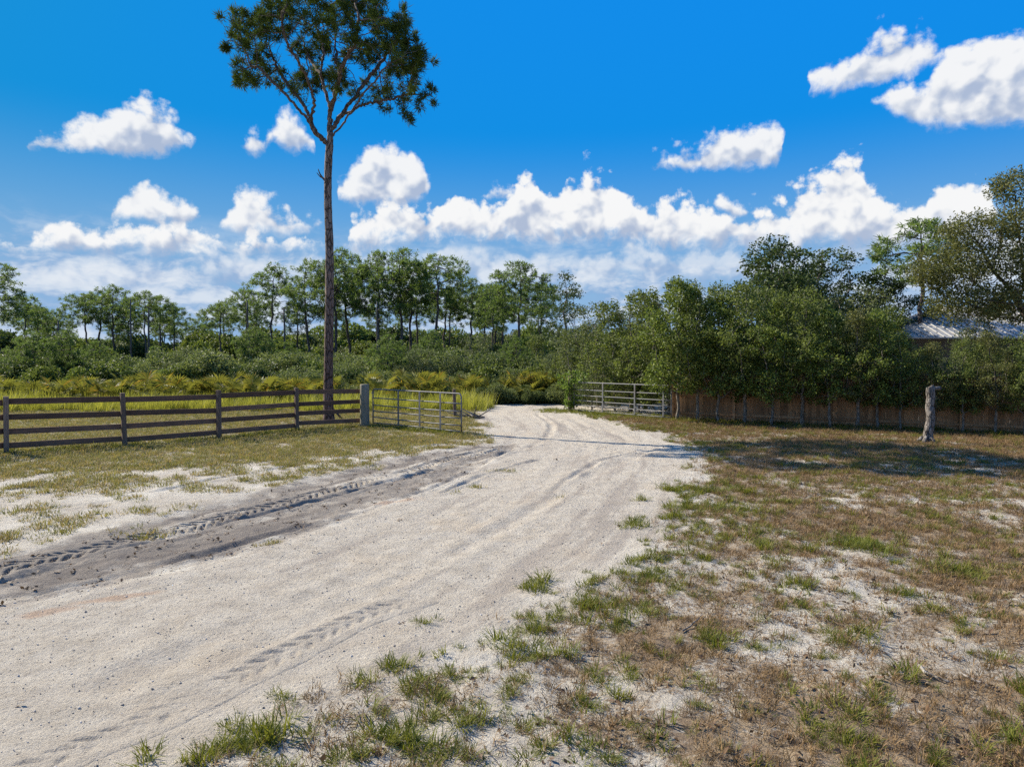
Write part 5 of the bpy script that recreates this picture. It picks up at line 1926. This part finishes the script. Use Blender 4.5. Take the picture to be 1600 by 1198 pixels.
def grasses():
    green = proto_group('green_tuft', [blade_tuft(500 + i, 24, 0.105, 0.0075, 0.065, 1.0, 0.95).mesh('tuft', M['grass']) for i in range(5)])
    dry = proto_group('dry_tuft', [blade_tuft(520 + i, 22, 0.085, 0.0055, 0.09, 1.2, 1.5).mesh('tuft', M['dry_grass']) for i in range(4)] + [blade_tuft(530 + i, 12, 0.11, 0.006, 0.05, 0.8, 0.5).mesh('tuft', M['dry_grass']) for i in range(2)])
    lawn = proto_group('lawn_tuft', [blade_tuft(540 + i, 26, 0.07, 0.009, 0.10, 1.0, 0.8, 2).mesh('tuft', M['lawn']) for i in range(4)])
    tall = proto_group('tall_tuft', [blade_tuft(560 + i, 34, 0.75, 0.022, 0.20, 0.7, 0.28, 3).mesh('tuft', M['tall_grass']) for i in range(4)])

    def f_noise(P, k, s):
        return fbm(P[:, 0] * k, P[:, 1] * k, s, 4, 0.6)

    def clusters(n, box, dens, seed, k0, k1, rad):
        """tufts standing together in small clumps"""
        C, r = tuft_points(n, box, dens, seed)
        out = []
        k = r.integers(k0, k1 + 1, len(C))
        rep_ = np.repeat(C, k, 0)
        sz = np.repeat(0.6 + 0.8 * r.random(len(C)) ** 1.5, k)
        o = r.normal(size=rep_.shape) * (rad * sz)[:, None]
        return rep_ + o, sz, r

    # right lawn: green tufts
    def dg(P):
        w = sstep(sdf(P, LAWN_R) + (f_noise(P, 0.9, 21) - 0.5) * 1.2, -0.15, 0.45)
        n = f_noise(P, 1.3, 88)
        edge = np.exp(-(np.maximum(sdf(P, LAWN_R), 0) / 1.8) ** 2)
        base = 0.22 + 0.55 * sstep(n, 0.48, 0.62) + 0.30 * edge * sstep(n, 0.42, 0.6)
        return np.clip(w * base, 0, 1)
    P, sz, r = clusters(27000, (-4.5, 19, 3.2, 30), dg, 601, 2, 5, 0.03)
    scatter('grass', 'green tufts of grass growing out of the sand on the right', with_z(P), sz * (0.42 + 0.40 * r.random(len(P))) * np.clip(0.85 + P[:, 1] * 0.02, 1, 1.4), green, 0.25, 11, 5)

    # the denser green clumps
    def dgc(P):
        return spot_field(P, [(x, y, q * 0.8) for x, y, q in GREEN_SPOTS]) ** 1.5 * (0.15 + 0.85 * sstep(f_noise(P, 3.2, 188), 0.46, 0.60))
    P, sz, r = clusters(15000, (-4.5, 19, 3.2, 16), dgc, 611, 3, 8, 0.05)
    scatter('clump_grass', 'thick green clumps of grass along the road and in the dry turf', with_z(P), sz * (0.55 + 0.45 * r.random(len(P))), green, 0.3, 21, 5)

    # right lawn: dry grass lying between
    def dd(P):
        w = sstep(sdf(P, LAWN_R) + (f_noise(P, 0.9, 21) - 0.5) * 1.6, -0.1, 1.0)
        a = f_noise(P, 0.55, 61)
        b = f_noise(P, 1.7, 63)
        c = f_noise(P, 6.0, 64)
        near_r = sstep(P[:, 0] - 0.15 * P[:, 1], -0.5, 3.0)
        return np.clip(w * np.clip(0.46 + 0.22 * near_r + (a - 0.42) * 1.0 + (b - 0.5) * 1.6 + (c - 0.5) * 3.8, 0.04, 1), 0, 1)
    P, r = tuft_points(200000, (-4.5, 19, 3.2, 28), dd, 602)
    scatter('dry_grass', 'brown dry grass matted over the sand on the right', with_z(P), (0.45 + 0.55 * r.random(len(P))) * np.clip(0.85 + P[:, 1] * 0.02, 1, 1.4), dry, 0.35, 12, 6)

    # left lawn before and behind the fence
    def dl(P):
        w = sstep(sdf(P, LAWN_L) + (f_noise(P, 0.8, 25) - 0.5) * 2.0, -0.3, 0.9)
        n = f_noise(P, 1.1, 91)
        sparse = 0.42 * sstep(f_noise(P, 1.6, 92), 0.50, 0.62) * ((P[:, 0] < 0) & (P[:, 1] > 8) & (sdf(P, ROAD) < -0.2) & (sdf(P, TRACK) < -0.15))
        return np.clip(w * (0.16 + 0.84 * sstep(n + 0.35 * (f_noise(P, 4.5, 193) - 0.5), 0.38, 0.56)) + sparse * 1.4 + spot_field(P, LEFT_SPOTS) * 0.8 + spot_field(P, TRACK_SPOTS) * 0.35, 0, 1)
    P, r = tuft_points(90000, (-28, 1, 8.5, 33.5), dl, 603)
    scatter('lawn_grass', 'short green and straw lawn grass around the board fence', with_z(P), (0.7 + 0.6 * r.random(len(P))) * np.clip(0.9 + P[:, 1] * 0.015, 1, 1.35), lawn, 0.2, 13, 4)

    # scattered low clumps on the bare sand left of the track
    def ds(P):
        s1 = sdf(P, LAWN_L)
        ok = (P[:, 0] < 0.5) & (sdf(P, ROAD) < -0.3) & (sdf(P, TRACK) < -0.1)
        return ok * np.clip(0.75 - 0.16 * np.maximum(-s1, 0), 0.10, 0.75) * sstep(f_noise(P, 1.4, 192), 0.40, 0.58)
    P, sz, r = clusters(5200, (-22, 1, 8.0, 24), ds, 609, 4, 10, 0.07)
    scatter('clump_lawn', 'low clumps of lawn grass on the bare sand left of the track', with_z(P), sz * (0.55 + 0.5 * r.random(len(P))), lawn, 0.25, 19, 4)

    # along the hedge and beside the road bend
    def dh(P):
        d, _, _ = poly_dist(P, np.array([RG_A[:2] - (1.0, -1.2), RG_A[:2], RG_B[:2], PF_B, PF_A + PF_U * 16]))
        return np.exp(-(d / 0.8) ** 2) * 0.8
    P, r = tuft_points(16000, (1, 20, 16, 34), dh, 604)
    scatter('verge_grass', 'straggling grass at the foot of the hedge and right gate', with_z(P), 1.1 + 0.9 * r.random(len(P)), green, 0.25, 14, 5)

    # weeds left standing along the board fence and the left gate
    def dw(P):
        d, _, _ = poly_dist(P, np.array([f[:2] for f in FEET] + [g3(721, 677.5)[:2]]))
        return np.exp(-(d / 0.22) ** 2) * (0.25 + 0.75 * sstep(f_noise(P, 1.2, 98), 0.45, 0.6))
    P, r = tuft_points(60000, (-20, 0, 13, 26), dw, 606)
    scatter('fence_weeds', 'weeds and longer grass along the foot of the board fence', with_z(P), 0.8 + 0.9 * r.random(len(P)), green, 0.25, 18, 5)

    # tall yellow grass behind the fence and round the bend
    def dt(P):
        x, y = P[:, 0], P[:, 1]
        a = sstep(y + (f_noise(P, 0.5, 95) - 0.5) * 3.0, 30.6, 32.2) * sstep(y + (f_noise(P, 0.3, 94) - 0.5) * 4.0, 38.0, 36.0) * sstep(x, -0.5, -2.5)
        b = sstep(y + (f_noise(P, 0.5, 96) - 0.5) * 0.6, 37.7, 38.1) * sstep(y, 40.4, 39.4) * sstep(x, -3, -2) * sstep(x, 9, 7)
        return np.maximum(a * (0.35 + 0.65 * sstep(f_noise(P, 0.6, 97), 0.35, 0.6)), b)
    P, r = tuft_points(11500, (-34, 9, 30.4, 41), dt, 605)
    scatter('tall_grass', 'tall bright yellow green grass behind the fence and road bend', with_z(P), (0.30 + 0.75 * r.random(len(P)) ** 1.5) * (0.55 + 0.9 * f_noise(P, 0.45, 99)), tall, 0.12, 15, 4)


grasses()


# --- pebbles and bits on the sand, sticks and small things
def ground_litter():
    r = np.random.default_rng(70)
    kinds = []
    m, N, b = mat('pebbles')
    oi = N.n('ShaderNodeObjectInfo')
    N.link(N.mix(oi.outputs['Random'], (0.16, 0.135, 0.115), (0.50, 0.46, 0.42)), b.inputs['Base Color'])
    b.inputs['Roughness'].default_value = 0.9
    for k in range(5):
        rr = np.random.default_rng(700 + k)
        n = 8
        mb = MB().tube([(0, 0, -0.5), (0, 0, -0.2), (0, 0, 0.25), (0, 0, 0.5)], (0.35, 0.62, 0.55, 0.2), n, True, 0.6, k)
        kinds.append(mb.mesh('pebble', m, True))
    G1 = proto_group('pebble', kinds)
    P = np.column_stack((-9 + 15 * r.random(14000), 3.4 + 19 * r.random(14000) ** 1.4))
    P = P[(sdf(P, ROAD) > -0.4) & (np.abs(P[:, 0]) < P[:, 1] * 0.85)]
    S = 0.004 + 0.010 * r.random(len(P)) ** 5 + 0.00025 * P[:, 1]
    scatter('pebbles', 'small stones and shell bits strewn over the sand road', with_z(P, 0.003), S * 1.2, G1, 0.6, 16, 5, sz=0.6)
    # leaf litter and bark bits
    lm = leaf_material('leaf_litter', (0.06, 0.04, 0.028), (0.16, 0.10, 0.06), (0.1, 0.07, 0.03), 0.1, 0.5)
    L = []
    for k in range(4):
        mb = MB()
        rr = np.random.default_rng(720 + k)
        add_leaves(mb, np.zeros((1, 3)) + (0, 0, 0.008), 5, 0.035, 0.035, rr, 2.0)
        L.append(mb.mesh('litter', lm))
    G2 = proto_group('litter_bit', L)
    P = np.column_stack((-12 + 30 * r.random(26000), 3.4 + 25 * r.random(26000) ** 1.2))
    P = P[np.abs(P[:, 0]) < P[:, 1] * 0.85]
    keep = r.random(len(P)) < (0.012 + 0.7 * sstep(sdf(P, LAWN_R), 0, 2) + 0.5 * sstep(sdf(P, TRACK), -0.2, 0.3) + 0.15 * sstep(sdf(P, LAWN_L), -1, 0.5))
    P = P[keep]
    scatter('leaf_litter', 'dead leaves and bark bits scattered over the sandy ground', with_z(P), 0.6 + 0.9 * r.random(len(P)), G2, 0.4, 17, 4)
    for (x0, y0, x1, y1, rad, lab, bend) in (
            (1438, 1050, 1490, 1076, 0.013, 'grey brown fallen stick lying in dry grass at lower right', 0.06),
            (1066, 990, 1098, 962, 0.008, 'thin dark twig lying on sand right of the green patch', 0.02),
            (1500, 1062, 1560, 1082, 0.010, 'pale broken stick right of the longer stick at lower right', 0.03)):
        a, b_ = g3(x0, y0), g3(x1, y1)
        c = (a + b_) / 2
        t = np.linspace(0, 1, 8)[:, None]
        pts = a + (b_ - a) * t - c
        pts[:, 2] += rad * 1.2 + 0.01
        sd_ = np.cross(b_ - a, (0, 0, 1)); sd_ /= np.linalg.norm(sd_)
        pts += np.sin(t * 3.14) * sd_ * bend + r.normal(size=pts.shape) * 0.004
        o = MB().tube(pts, np.linspace(rad, rad * 0.5, 8), 7, True, 0.3, 1).build('fallen_stick', M['dead_wood'], None, True)
        o.location = c
        tag(o, lab, 'stick')
    # stick leaning on the tall pine
    f = g3(535, 655)
    o = MB().tube([(0, 0, -0.02), (-0.28, 0.02, 0.30), (-0.55, 0.05, 0.62)], (0.045, 0.04, 0.03), 8, True, 0.2, 1).build('leaning_branch', M['pine_bark'], None, True)
    o.location = f
    tag(o, 'short thick branch leaning against the foot of the tall pine', 'branch')
    # bleached branches heaped behind the end of the left gate
    base = g3(741, 654)
    o = empty('brush_pile', base)
    tag(o, 'small heap of bleached branches behind end of the left gate', 'branch pile')
    for k in range(9):
        a = r.random() * 6.28
        l = 0.35 + 0.5 * r.random()
        d = np.array((math.cos(a), math.sin(a) * 0.7, 0.25 + 0.35 * r.random()))
        s_ = np.array((r.normal() * 0.25, r.normal() * 0.2, 0.03))
        MB().tube([s_ - d * 0.2 * l + (0, 0, 0.04), s_ + d * 0.3 * l, s_ + d * l], (0.035, 0.028, 0.012), 6, True, 0.3, k).build('branch', M['dead_wood'], o, True)


ground_litter()
#@@NEXT
